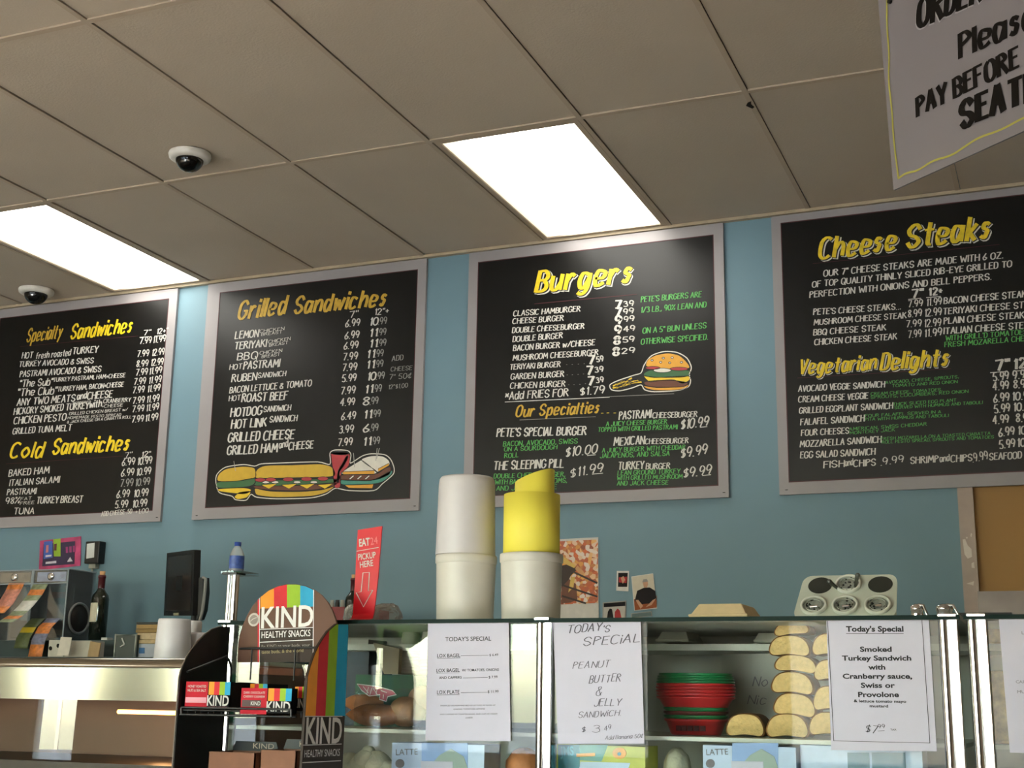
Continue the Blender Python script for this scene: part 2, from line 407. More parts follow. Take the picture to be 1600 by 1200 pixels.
# ------------------------------------------------------------------ menu boards
m_frame = M('grey board frame', FRAMEC, 0.5, var=0.04, scale=4)
m_panel = M('black menu panel', (15, 14, 13), 0.34, var=0.2, scale=6, spec=0.35)
m_white = M('white lettering paint', (208, 205, 197), 0.6)
m_grey = M('faded chalk lettering', (150, 150, 145), 0.7)
m_yel = M('yellow lettering paint', (226, 196, 28), 0.5, var=0.18, scale=40)
m_gold = M('golden lettering paint', (196, 158, 48), 0.5, var=0.15, scale=40)
m_green = M('green lettering paint', (88, 172, 84), 0.6)
m_red = M('red pinstripe paint', (72, 26, 32), 0.6)
m_blackp = M('black paint', (14, 13, 12), 0.6)
YP = D-0.016
def stroke(mb, pts, w, mi=0, off=0.0006, closed=False, n=(0, -1, 0)):
    n = Vector(n); pts = [Vector(p) for p in pts]; m = len(pts); A = []; B = []
    for i, p in enumerate(pts):
        a = pts[(i-1) % m] if closed or i else p; c = pts[(i+1) % m] if closed or i < m-1 else p
        t = (c-a).normalized(); s = n.cross(t)*w/2; A.append(p+s+n*off); B.append(p-s+n*off)
    mb.add(A+B, [(i, (i+1) % m, m+(i+1) % m, m+i) for i in range(m if closed else m-1)], mi)
class Board:
    def __init__(self, x0, x1, zoom, ox, oy, label, ins):
        self.z = zoom; self.o = (ox, oy); self.w = [MB() for _ in range(5)]; self.t = []
        z0, z1 = E+0.843, E+2.054
        self.r = thing('menu_board', label, 'menu board', ((x0+x1)/2, YP, z0), 'hand painted menu boards')
        a, c, d_, e_ = ins
        q = MB(); q.box((x0, YP, z0), (x1, D, z0+d_)); q.box((x0, YP, z1-e_), (x1, D, z1)); q.box((x0, YP, z0+d_), (x0+a, D, z1-e_)); q.box((x1-c, YP, z0+d_), (x1, D, z1-e_))
        q.build('frame', m_frame, self.r)
        q = MB(); q.box((x0+a, YP+0.0005, z0+d_), (x1-c, D, z1-e_)); q.build('panel', m_panel, self.r)
        q = MB(); k = 0.004
        i0, i1, j0, j1 = x0+a, x1-c, z0+d_, z1-e_
        for A, B in (((i0, j0), (i1, j0+k)), ((i0, j1-k), (i1, j1)), ((i0, j0), (i0+k, j1)), ((i1-k, j0), (i1, j1))):
            q.box((A[0], YP-0.0008, A[1]), (B[0], YP, B[1]))
        q.build('pinstripe', m_red, self.r)
        q = MB()
        for x in (x0+0.03, x1-0.02): q.lathe([(0.0, -0.002), (0.006, -0.001), (0.006, 0.001)], (x, YP-0.002, z0+0.02), 10, sx=1, sy=0.5)
        q.build('screw', M('dark screw', (40, 36, 34), 0.5), self.r)
    def P(self, x, y): return at(self.o[0]+x/self.z, self.o[1]+y/self.z, YP)
    def px(self): return mpp(self.o[0]+400/self.z, self.o[1]+500/self.z, YP)/self.z
    def lines(self, rows, mi=0, w=1.4, slant=0.1, jit=0.25):
        for r in rows:
            s, x0, y0, x1, y1, h = r[:6]; ww = r[6] if len(r) > 6 else w
            brush(self.w[mi], s, self.P(x0, y0), self.P(x1, y1), h*self.px(), mi=0, w=ww, slant=slant, off=0.0012, jit=jit)
    def title(self, s, x0, y0, x1, y1, h, mi=0, shadow=3, w=1.45, sh=True, slant=0.22):
        A, B, hh = self.P(x0, y0), self.P(x1, y1), h*self.px(); T = MB(); self.t.append(T)
        if sh:
            brush(T, s, A, B, hh, mi=shadow, w=w+0.5, slant=slant, off=0.0008, shift=(0.75, -0.7), gap=3.0-0.5)
            brush(T, s, A, B, hh, mi=2, w=w+0.25, slant=slant, off=0.0012, shift=(0.35, -0.35), gap=3.0-0.25)
        brush(T, s, A, B, hh, mi=mi, w=w, slant=slant, off=0.0018, gap=3.0)
    def rule(self, x0, y0, x1, y1, w=3, mi=4): stroke(self.w[mi], [self.P(x0, y0), self.P(x1, y1)], w*self.px(), 0, 0.001)
    def done(self):
        for q, nm, mt, lb in zip(self.w, ('lettering', 'lettering', 'lettering', 'dots', 'rule'), (m_white, m_green, m_grey, m_yel, m_red), (None, 'green lettering', 'faded grey lettering', None, None)):
            if q.v:
                o = q.build(nm, mt, self.r)
                if lb: o['label'] = lb
        for q in self.t: q.build('heading', [m_yel, m_gold, m_blackp, m_white], self.r)
B1 = Board(-5.372, -4.152, 3.0, 0, 440, 'black menu board headed Specialty Sandwiches and Cold Sandwiches, leftmost on the wall', (0.05, 0.05, 0.055, 0.05))
B1.title('Specialty', 125, 283, 285, 262, 62, 1, sh=False, w=1.45); B1.title('Sandwiches', 330, 268, 612, 238, 68, 0, sh=False, w=1.45)
B1.title('Cold', 48, 825, 195, 822, 68, 0, sh=False, w=1.45); B1.title('Sandwiches', 245, 808, 598, 790, 68, 0, sh=False, w=1.45)
B1.rule(95, 305, 648, 255, 2); B1.rule(28, 855, 575, 818, 2)
for a in ((655, 262, 700, 258), (725, 256, 775, 252), (582, 829, 612, 826), (660, 826, 702, 822)): B1.rule(*a, 3, 0)
B1.lines([('7"', 672, 252, 705, 248, 24), ('12+"', 735, 246, 785, 240, 25), ('7"', 585, 825, 618, 820, 22), ('12"', 665, 821, 705, 817, 22),
('HOT', 103, 360, 152, 357, 28), ('fresh roasted', 170, 362, 330, 346, 30, 1.2), ('TURKEY', 340, 340, 458, 332, 30), ('TURKEY AVOCADO & SWISS', 90, 400, 437, 382, 26), ('PASTRAMI AVOCADO & SWISS', 93, 447, 472, 422, 28),
('"The Sub"', 93, 494, 245, 484, 33), ('TURKEY PASTRAMI, HAM+CHEESE', 250, 470, 586, 448, 19), ('"The Club"', 83, 536, 264, 527, 34), ('TURKEY HAM, BACON+CHEESE', 270, 515, 578, 492, 22),
('ANY TWO MEATS', 80, 582, 350, 560, 32), ('and', 362, 553, 405, 546, 30), ('CHEESE', 410, 552, 525, 542, 32), ('HICKORY SMOKED TURKEY', 65, 624, 415, 594, 30), ('PEPPERED', 342, 578, 425, 570, 12),
('with', 420, 592, 475, 585, 32), ('CRANBERRY', 485, 570, 612, 562, 18), ('+CHEESE', 478, 592, 575, 585, 14), ('CHICKEN PESTO', 65, 668, 308, 650, 32), ('GRILLED CHICKEN BREAST w/', 325, 626, 598, 605, 13),
('HOMEMADE PESTO SPREAD', 318, 645, 567, 630, 12), ('& JACK CHEESE ON A CIABATTA ROLL', 315, 664, 615, 640, 12), ('GRILLED TUNA MELT', 60, 715, 333, 698, 28),
('BAKED HAM', 42, 913, 230, 898, 30), ('ITALIAN SALAMI', 45, 957, 277, 941, 28), ('PASTRAMI', 33, 1000, 168, 995, 27), ('98%', 27, 1042, 90, 1038, 28), ('FAT', 97, 1026, 148, 1022, 14), ('FREE', 95, 1046, 160, 1042, 14),
('TURKEY BREAST', 172, 1040, 385, 1034, 30), ('TUNA', 65, 1090, 158, 1088, 28), ('ADD CHEESE .50', 475, 1100, 618, 1086, 20), ('+1.00', 635, 1090, 695, 1083, 20)])
for y, x, c, s, q in zip((292, 353, 400, 440, 483, 523, 572, 612, 660), (655, 643, 640, 637, 628, 622, 622, 620, 618), (718, 712, 707, 700, 698, 692, 688, 686, 682), ('7.99', '7.99', '8.99')+('7.99',)*6, ('11.99', '12.99', '12.99')+('11.99',)*6):
    B1.lines([(s, x, y, x+53, y-5, 29, 1.2), (q, c, y-5, c+57, y-12, 30, 1.2)])
for y, x, c, s in zip((862, 912, 961, 1013, 1062), (572, 568, 564, 547, 540), (645, 640, 635, 628, 622), ('6.99', '6.99', '7.99', '6.99', '5.99')):
    B1.lines([(s, x, y, x+58, y-4, 32, 1.2), ('10.99', c, y-3, c+66, y-10, 32, 1.2)], 2 if s == '7.99' else 0)
B1.done()

B2 = Board(-3.965, -2.722, 2.857, 300, 400, 'black menu board headed Grilled Sandwiches with painted sandwiches and a red can', (0.075, 0.045, 0.055, 0.05))
B2.title('Grilled', 207, 281, 410, 258, 80, 1, sh=False, w=1.45); B2.title('Sandwiches', 455, 256, 858, 222, 74, 1, sh=False, w=1.45)
B2.lines([('7"', 703, 276, 740, 270, 28), ('12"+', 815, 264, 878, 256, 27),
('LEMON', 193, 370, 295, 360, 33), ('CHICKEN', 303, 343, 412, 330, 14), ('BREAST', 310, 357, 402, 345, 13), ('TERIYAKI', 190, 417, 330, 405, 33), ('CHICKEN', 342, 390, 440, 375, 14), ('BREAST', 345, 405, 428, 393, 13),
('BBQ', 203, 465, 290, 457, 32), ('CHICKEN', 303, 440, 402, 428, 14), ('BREAST', 312, 456, 392, 445, 13), ('HOT', 168, 508, 222, 503, 23), ('PASTRAMI', 230, 505, 390, 494, 34), ('RUBEN', 178, 562, 288, 553, 33), ('SANDWICH', 295, 545, 418, 535, 22),
('BACON LETTUCE & TOMATO', 168, 612, 532, 580, 27), ('HOT', 165, 648, 215, 643, 23), ('ROAST BEEF', 222, 652, 425, 640, 36), ('HOTDOG', 172, 718, 310, 708, 38), ('SANDWICH', 320, 697, 440, 688, 24), ('HOT LINK', 175, 770, 330, 760, 38),
('SANDWICH', 347, 743, 468, 736, 26), ('GRILLED CHEESE', 162, 830, 455, 815, 40), ('GRILLED HAM', 157, 888, 380, 874, 38), ('and', 390, 858, 428, 850, 30), ('CHEESE', 432, 866, 540, 857, 32)])
B2.lines([('ADD', 893, 470, 942, 463, 22, 1.0), ('CHEESE', 888, 515, 982, 508, 18, 1.0), ('7" 50¢', 880, 552, 978, 545, 22, 1.0), ('12"$1.00', 877, 595, 962, 586, 18, 1.0)], 2)
for y, x, y2, c, s, q in zip((316, 370, 416, 465, 513, 562, 617, 669, 731, 792, 848), (685, 682, 678, 675, 672, 670, 665, 663, 667, 657, 652), (310, 360, 408, 455, 502, 555, 612, 667, 725, 787, 846),
        (793, 790, 790, 778, 777, 783, 770, 765, 765, 765, 762), '6.99 6.99 6.99 7.99 7.99 5.99 7.99 4.99 6.49 3.99 7.99'.split(), '10.99 11.99 11.99 11.99 11.99 10.99 11.99 8.99 11.99 6.99 11.99'.split()):
    B2.lines([(s, x, y, x+62, y-5, 31, 1.3)]); i = q.index('.')
    wl_ = 35 if i == 2 else 25
    B2.lines([(q[:i], c, y2, c+wl_, y2-2, 34, 1.5)]); B2.lines([(q[i:], c+wl_+4, y2-3, c+wl_+40, y2-8, 30, 1.1)], 2)
pic = MB()
FOOD = [M('painted bread yellow', (204, 166, 46), 0.5), M('painted lettuce green', (58, 104, 62), 0.5), M('painted tomato red', (176, 52, 58), 0.5), M('painted cheese', (232, 196, 40), 0.5),
        M('painted white', (222, 218, 206), 0.5), M('painted brown', (104, 60, 40), 0.5), M('painted teal', (64, 140, 122), 0.5), m_blackp, M('painted bun orange', (222, 160, 48), 0.5), M('painted pale grey', (168, 166, 158), 0.5)]
def ell(cx, cy, rx, ry, n=14): return [(cx+rx*math.cos(2*math.pi*i/n), cy+ry*math.sin(2*math.pi*i/n)) for i in range(n)]
def smooth(pts, n=4):
    o = []; m = len(pts)
    for i in range(m):
        p0, p1, p2, p3 = (pts[(i+j-1) % m] for j in range(4))
        for k in range(n):
            t = k/n; o.append(tuple((1-t)**2*(1+2*t)*p1[c]+t*t*(3-2*t)*p2[c]+t*(1-t)**2*0.4*(p2[c]-p0[c])-t*t*(1-t)*0.4*(p3[c]-p1[c]) for c in (0, 1)))
    return o
def art(bd, mb, pts, mi, lv=1, edge=True):
    if len(pts) > 4: pts = smooth(pts)
    P = [bd.P(*p)+Vector((0, -0.0006*lv, 0)) for p in pts]
    mb.poly(P, mi)
    if edge: stroke(mb, P, 2.2*bd.px(), 7, 0.0003, True)
out2 = [(107, 1010), (112, 975), (150, 943), (230, 931), (280, 938), (310, 928), (400, 924), (560, 919), (616, 930), (616, 880), (640, 866), (695, 869), (710, 888), (707, 925), (760, 893), (800, 883), (860, 887), (887, 908), (902, 945), (898, 975), (850, 1017), (812, 1047), (700, 1047), (640, 1037), (600, 1062), (530, 1080), (380, 1084), (290, 1077), (264, 1064), (242, 1090), (195, 1088), (178, 1072), (122, 1056)]
pic.poly([B2.P(*p)+Vector((0, -0.0004, 0)) for p in smooth(out2)], 7); stroke(pic, [B2.P(*p) for p in smooth(out2)], 4*B2.px(), 4, 0.0007, True)
for pts, mi in (([(118, 1005), (120, 975), (155, 950), (225, 940), (275, 945), (285, 965), (280, 990), (200, 1005)], 0), ([(115, 1010), (200, 1005), (280, 992), (275, 1020), (230, 1032), (120, 1035)], 1),
    ([(120, 1040), (230, 1035), (265, 1045), (230, 1062), (130, 1052)], 3), ([(190, 1075), (215, 1055), (262, 1052), (245, 1078), (205, 1086)], 3),
    ([(285, 985), (290, 955), (330, 936), (450, 933), (570, 929), (622, 941), (638, 970), (618, 985), (450, 990), (300, 992)], 0), ([(284, 1012), (300, 1002), (450, 1000), (632, 995), (634, 1012), (450, 1024), (290, 1026)], 1),
    ([(284, 1026), (450, 1026), (634, 1013), (632, 1026), (560, 1042), (450, 1048), (300, 1040)], 5), ([(285, 1038), (350, 1050), (480, 1052), (580, 1044), (635, 1028), (600, 1055), (530, 1072), (380, 1077), (295, 1068), (282, 1052)], 0),
    ([(621, 885), (640, 876), (690, 876), (705, 887), (700, 935), (668, 972), (662, 1030), (636, 1030), (630, 960)], 2), (ell(663, 880, 40, 8), 9), ([(690, 892), (697, 900), (680, 935), (660, 965), (655, 1010), (648, 1010), (652, 960), (672, 925)], 4),
    ([(670, 978), (815, 975), (860, 950), (886, 942), (880, 975), (810, 1000), (670, 1000)], 5), ([(668, 1000), (800, 1002), (890, 958), (886, 980), (830, 1015), (680, 1022)], 6), ([(680, 1022), (810, 1018), (805, 1038), (700, 1036)], 8),
    ([(672, 963), (740, 920), (762, 914), (815, 957), (815, 972), (676, 974)], 4), ([(757, 911), (800, 893), (850, 894), (878, 912), (880, 935), (832, 963), (817, 955)], 4)):
    art(B2, pic, pts, mi)
for x in (306, 352, 430, 512, 585): art(B2, pic, ell(x, 1000-(x-300)*0.02, 24, 9), 2, 2)
for x in (330, 372, 545, 470): art(B2, pic, ell(x, 1010, 16, 6), 4, 2.4)
for x in (310, 400, 480, 560): art(B2, pic, [(x, 1022), (x+70, 1016), (x+34, 1040)], 3, 2.8)
for x in (700, 735, 770): art(B2, pic, [(x, 996), (x+18, 980), (x+26, 982), (x+8, 998)], 4, 2.4)
art(B2, pic, [(672, 963), (815, 958), (815, 974), (676, 976)], 8, 2); art(B2, pic, [(832, 950), (880, 925), (880, 936), (832, 964)], 8, 2)
for a, c in (((828, 858), (822, 915)), ((838, 858), (826, 905)), ((722, 880), (727, 942)), ((188, 916), (196, 960))): stroke(pic, [B2.P(*a), B2.P(*c)], 3*B2.px(), 9, 0.003)
pic.build('painted_sandwiches', FOOD, B2.r)
B2.done()

B3 = Board(-2.5, -1.283, 2.609, 720, 340, 'black menu board headed Burgers with a painted hamburger and fries', (0.047, 0.043, 0.05, 0.05))
B3.title('Burgers', 306, 303, 688, 262, 88, 0, 3, w=1.45)
B3.rule(300, 352, 718, 313, 3); B3.rule(180, 752, 607, 732, 3, 0); B3.rule(607, 730, 870, 718, 2, 2)
B3.title('Our Specialties', 225, 812, 560, 795, 44, 1, sh=False, w=1.35); B3.lines([('...', 572, 798, 632, 796, 24)], 3)
B3.rule(240, 825, 550, 812, 2, 2)
B3.lines([('CLASSIC HAMBURGER', 215, 402, 486, 382, 22), ('CHEESE BURGER', 212, 433, 418, 420, 22), ('DOUBLE CHEESEBURGER', 210, 470, 503, 452, 22), ('DOUBLE BURGER', 212, 507, 414, 491, 23), ('BACON BURGER w/CHEESE', 214, 543, 546, 520, 23),
('MUSHROOM CHEESEBURGER', 213, 583, 560, 560, 22), ('TERIYAKI BURGER', 200, 620, 406, 608, 22), ('GARDEN BURGER', 204, 660, 420, 648, 23), ('CHICKEN BURGER', 202, 697, 425, 688, 23), ('*Add FRIES FOR', 178, 742, 438, 727, 31, 1.2),
('$1.79', 485, 724, 585, 716, 30, 1.3), ('PASTRAMI', 645, 823, 775, 815, 31), ('CHEESEBURGER', 782, 817, 963, 812, 21), ("PETE'S SPECIAL BURGER", 147, 893, 510, 885, 33), ('MEXICAN', 625, 930, 748, 922, 31), ('CHEESEBURGER', 752, 923, 927, 919, 20),
('THE SLEEPING PILL', 135, 1028, 418, 1018, 33), ('TURKEY', 642, 1028, 745, 1024, 29), ('BURGER', 755, 1026, 852, 1023, 22)])
B3.lines([('. . . .', 430, 600, 505, 596, 20, 1), ('. . . .', 432, 642, 502, 638, 20, 1), ('. . . .', 438, 682, 510, 678, 20, 1)], 2)
B3.lines([('$10.99', 895, 863, 1007, 848, 36, 1.1), ('$10.00', 425, 975, 553, 960, 36, 1.1), ('$9.99', 895, 980, 1003, 963, 36, 1.1), ('$11.99', 445, 1060, 578, 1035, 34, 1.1), ('$9.99', 905, 1060, 1020, 1045, 34, 1.1)], 0, slant=0.25)
for a in ((515, 970, 550, 967), (535, 1046, 580, 1042), (985, 1052, 1020, 1048), (975, 855, 1005, 852)): B3.rule(*a, 3, 0)
for x, y, a, c, ln in ((630, 372, '7', '39', 75), (630, 402, '7', '99', 75), (632, 433, '9', '99', 75), (630, 473, '9', '49', 80), (627, 517, '8', '59', 82), (623, 563, '8', '29', 86), (520, 597, '7', '59', 62), (513, 640, '7', '39', 68), (518, 683, '7', '39', 64)):
    B3.lines([(a, x, y, x+26, y-1, 32, 2.4)], slant=0); B3.lines([(c, x+34, y-8, x+ln, y-12, 22, 1.7)], slant=0)
B3.lines([("PETE'S BURGERS ARE", 735, 345, 980, 323, 22, 1.3), ('1/3 LB., 90% LEAN AND', 735, 388, 1000, 365, 22, 1.3), ('ON A 5" BUN UNLESS', 742, 473, 1000, 450, 22, 1.3), ('OTHERWISE SPECIFIED.', 735, 517, 1007, 497, 22, 1.3),
('A JUICY CHEESE BURGER', 593, 850, 840, 840, 17, 1.3), ('TOPPED WITH GRILLED PASTRAMI', 560, 873, 882, 862, 17, 1.3), ('BACON, AVOCADO, SWISS', 173, 932, 475, 920, 19, 1.3), ('ON A SOURDOUGH', 177, 953, 392, 944, 17, 1.3), ('ROLL', 178, 980, 235, 976, 18, 1.3),
('A JUICY BURGER WITH CHEDDAR', 577, 958, 915, 944, 17, 1.3), ('JALAPENOS, AND SALSA', 568, 980, 850, 970, 18, 1.3), ('DOUBLE CHEESE BURGER,', 135, 1063, 425, 1055, 18, 1.3), ('WITH BACON, MUSHROOMS,', 140, 1088, 432, 1080, 18, 1.3), ('AND JACK CHEESE', 145, 1113, 390, 1106, 18, 1.3),
('LEAN GROUND TURKEY', 640, 1050, 893, 1042, 17, 1.3), ('WITH GRILLED MUSHROOM', 637, 1070, 903, 1063, 16, 1.3), ('AND JACK CHEESE', 637, 1092, 845, 1088, 17, 1.3)], 1)
pic = MB()
out3 = [(608, 682), (640, 665), (705, 643), (735, 633), (748, 600), (778, 563), (830, 546), (882, 550), (922, 573), (940, 610), (932, 640), (937, 665), (927, 690), (880, 705), (790, 710), (750, 702), (735, 682), (700, 694), (650, 706), (615, 702)]
pic.poly([B3.P(*p)+Vector((0, -0.0004, 0)) for p in smooth(out3)], 7); stroke(pic, [B3.P(*p) for p in smooth(out3)], 4*B3.px(), 4, 0.0007, True)
for pts, mi in (([(755, 604), (763, 580), (795, 561), (845, 553), (890, 562), (920, 588), (930, 614), (850, 617), (780, 612)], 8), ([(748, 634), (775, 622), (850, 618), (932, 624), (925, 646), (860, 652), (790, 650), (750, 646)], 1),
    ([(746, 644), (790, 652), (926, 646), (932, 662), (905, 677), (870, 662), (810, 664), (770, 670)], 3), ([(750, 670), (800, 664), (870, 664), (925, 674), (900, 690), (800, 692), (755, 684)], 5), ([(748, 686), (800, 693), (900, 690), (930, 680), (915, 697), (860, 704), (790, 704), (755, 695)], 8)):
    art(B3, pic, pts, mi)
for a in (ell(783, 613, 30, 6), ell(890, 617, 36, 7)): art(B3, pic, a, 2, 2)
art(B3, pic, ell(822, 623, 36, 9), 4, 2.4)
for x, y in ((780, 582), (826, 573), (862, 571), (900, 590), (852, 592), (815, 590)): art(B3, pic, ell(x, y, 5, 3.5, 8), 4, 2)
rf = random.Random(5)
for i in range(16):
    x = rf.uniform(618, 690); y = 688-(x-618)*0.28+rf.uniform(-8, 10); dx = rf.uniform(34, 52); dy = -rf.uniform(4, 22)
    art(B3, pic, [(x, y), (x+dx, y+dy), (x+dx+3, y+dy+7), (x+3, y+7)], 3, 1.5+i*0.1)
pic.build('painted_burger', FOOD, B3.r)
B3.done()

B4 = Board(-1.072, 0.148, 2.5, 1200, 300, 'black menu board headed Cheese Steaks and Vegetarian Delights, rightmost on the wall', (0.04, 0.045, 0.05, 0.033))
B4.title('Cheese', 200, 262, 492, 225, 82, 0, 3, w=1.45); B4.title('Steaks', 540, 216, 860, 178, 88, 0, 3, w=1.45)
B4.title('Vegetarian', 122, 712, 418, 690, 56, 0, 3, w=1.45); B4.title('Delights', 440, 694, 698, 676, 62, 0, 3, w=1.45)
B4.rule(175, 280, 905, 205, 2); B4.rule(115, 727, 715, 690, 2)
for a in ((548, 420, 598, 415), (618, 413, 675, 408), (868, 706, 932, 701), (960, 700, 1020, 696)): B4.rule(*a, 3, 0)
B4.lines([('OUR 7" CHEESE STEAKS ARE MADE WITH 6 OZ.', 218, 330, 918, 258, 25), ('OF TOP QUALITY THINLY SLICED RIB-EYE GRILLED TO', 173, 373, 952, 292, 24), ('PERFECTION WITH ONIONS AND BELL PEPPERS.', 163, 413, 872, 342, 24),
('7"', 562, 413, 606, 408, 32, 2), ('12+', 630, 405, 682, 398, 28, 2), ("PETE'S CHEESE STEAKS...", 178, 480, 518, 458, 23), ('MUSHROOM CHEESE STEAK', 180, 520, 540, 492, 22), ('BBQ CHEESE STEAK', 178, 560, 460, 539, 23), ('CHICKEN CHEESE STEAK', 182, 598, 503, 575, 23),
('7.99', 548, 450, 603, 445, 26, 1.1), ('11.99', 620, 445, 677, 440, 28, 1.1), ('8.99', 548, 490, 600, 484, 28, 1.1), ('12.99', 612, 487, 677, 480, 29, 1.1), ('7.99', 540, 528, 598, 524, 26, 1.1), ('12.99', 610, 528, 675, 522, 29, 1.1), ('7.99', 548, 570, 598, 565, 28, 1.1), ('11.99', 612, 566, 678, 560, 29, 1.1),
('BACON CHEESE STEAK', 688, 437, 1008, 410, 24), ('TERIYAKI CHEESE STEAK', 685, 478, 1060, 448, 24), ('PLAIN CHEESE STEAK', 688, 516, 1000, 492, 24), ('ITALIAN CHEESE STEAK', 688, 555, 1040, 530, 24), ('7"', 890, 697, 944, 690, 38, 2), ('12"', 962, 690, 1030, 684, 36, 2),
('AVOCADO VEGGIE SANDWICH', 120, 780, 455, 762, 23), ('CREAM CHEESE VEGGIE', 120, 822, 390, 807, 23), ('GRILLED EGGPLANT SANDWICH', 123, 865, 487, 846, 23), ('FALAFEL SANDWICH', 128, 911, 375, 896, 24), ('FOUR CHEESES', 130, 952, 315, 943, 23), ('MOZZARELLA SANDWICH', 126, 997, 442, 978, 24),
('EGG SALAD SANDWICH', 127, 1040, 418, 1026, 24), ('FISH', 218, 1078, 298, 1073, 25), ('and', 302, 1070, 332, 1066, 24), ('CHIPS', 335, 1073, 420, 1068, 24), ('.9.99', 440, 1068, 530, 1054, 26, 1.1), ('SHRIMP', 557, 1062, 665, 1055, 24), ('and', 672, 1054, 708, 1050, 24), ('CHIPS', 715, 1055, 797, 1050, 24), ('.9.99', 800, 1055, 860, 1042, 30, 1.1), ('SEAFOOD', 865, 1047, 990, 1040, 24)])
for y, x, c, s, q in zip((738, 775, 822, 864, 907, 955, 1003), (880, 880, 882, 885, 880, 902, 905), (957, 960, 955, 960, 970, 977, 975), '5.99 4.99 6.99 5.99 4.99 6.99 5.99'.split(), '9.99 8.99 10.99 10.99 8.99 10.99 10.99'.split()):
    B4.lines([(s, x, y, x+60, y-7, 30, 1.3), (q, c, y-8, c+(66 if len(q) == 4 else 82), y-14, 30, 1.3)])
B4.lines([("WITH GRILL'D TOMATOES &", 695, 581, 1040, 553, 19, 1.3), ('FRESH MOZARELLA CHEESE', 690, 606, 1050, 578, 19, 1.3), ('AVOCADO, CHEESE, SPROUTS,', 460, 750, 745, 727, 11, 1.2), ('TOMATO AND RED ONION', 485, 763, 740, 746, 11, 1.2), ('CREAM CHEESE, TOMATOES,', 402, 795, 680, 777, 11, 1.2), ('SPROUTS, CUCUMBERS, RED ONION', 402, 808, 782, 784, 11, 1.2),
('THICK SLICED EGG PLANT', 488, 835, 735, 818, 11, 1.2), ('SERVED WITH HUMMUS AND TABOULI', 495, 848, 838, 827, 11, 1.2), ('FOUR FALAFEL SERVED IN A', 380, 880, 675, 864, 11, 1.2), ('PITA WITH HUMMUS AND TABOULI', 380, 894, 705, 878, 11, 1.2), ('AMERICAN, SWISS CHEDDAR', 318, 933, 620, 912, 12, 1.2), ('MONTEREY JACK', 320, 947, 495, 934, 11, 1.2),
('FRESH MOZARELLA ON A TOASTED CIABATTA', 442, 970, 868, 948, 11, 1.2), ('ROLL PESTO SPREAD, SPROUTS AND TOMATOES', 445, 983, 882, 962, 11, 1.2)], 1)
B4.done()

# ------------------------------------------------------------------ kitchen opening right of the teal wall
y_ = YB+0.02
t = MB(); t.box((OPX+0.001, YB+0.02, 0.0), (XR, YB+0.14, OPZ-0.001)); struct(t.build('wall_kitchen', M('ochre wall paint', (166, 124, 66), 0.6, var=0.04, scale=3)))
t = MB(); xa, xb = at(1502, 800, D).x, at(1522, 800, D).x
t.box((xa-0.01, YB-0.006, 0.6), (xb, YB+0.15, OPZ)); tr = struct(t.build('trim_3', M('greige trim paint', (176, 158, 146), 0.5, var=0.08, scale=14)))
t = MB(); Yt = YB-0.007
for pts in (((1504, 843), (1508, 842), (1512, 852), (1518, 858), (1519, 870), (1512, 873), (1507, 866)), ((1517, 833), (1519, 834), (1518, 839), (1516, 838)), ((1509, 839), (1512, 839), (1511, 843)), ((1518, 880), (1522, 878), (1523, 888), (1518, 887)), ((1510, 912), (1522, 908), (1521, 915), (1515, 913))):
    t.slab([at(u, v, Yt) for u, v in pts], (0, -1, 0), 0.001)
t.build('paint_chip', M('bare plaster', (216, 206, 196), 0.7), tr)
t = MB(); p0, p1 = at(1527, 924, YB-0.1), at(1640, 920, YB-0.1)
t.box((p0.x, YB-0.1, 0.0), (p1.x+0.4, YB+0.019, p0.z)); st = t.build('steel_hood', M('dull steel', (120, 112, 108), 0.35, 0.8, var=0.2, scale=6), None)
tag(st, 'dull steel kitchen cabinet below the ochre wall at the right edge', 'cabinet')

# ================================================================== the glass display cases
Gf = 2.95                                       # plane of the front glass
TZ = E+0.188                                    # top of the case
m_chrome = M('polished chrome', (225, 225, 228), 0.10, 1.0, var=0.02)
m_steel = M('stainless steel', (158, 154, 142), 0.11, 1.0, var=0.05, scale=4)
m_glass = glass('display glass', (252, 254, 253), 1.32)
m_gedge = M('green glass edge', (18, 38, 33), 0.5, spec=0.1)
m_inner = M('case enamel', (186, 188, 178), 0.5, var=0.08, scale=5)
m_shelf = M('white shelf', (206, 208, 196), 0.4)
m_black = M('black metal', (14, 13, 13), 0.4)
xl, xm, xr = at(353, 1000, Gf).x, at(853, 968, Gf).x, at(1481, 962, Gf).x
x2 = at(1526, 962, Gf).x
SZ = at(1165, 1152, 3.12).z                     # main shelf
UZ = at(1100, 1007, 3.3).z                      # upper shelf
BZ = 0.70                                       # deck of the case
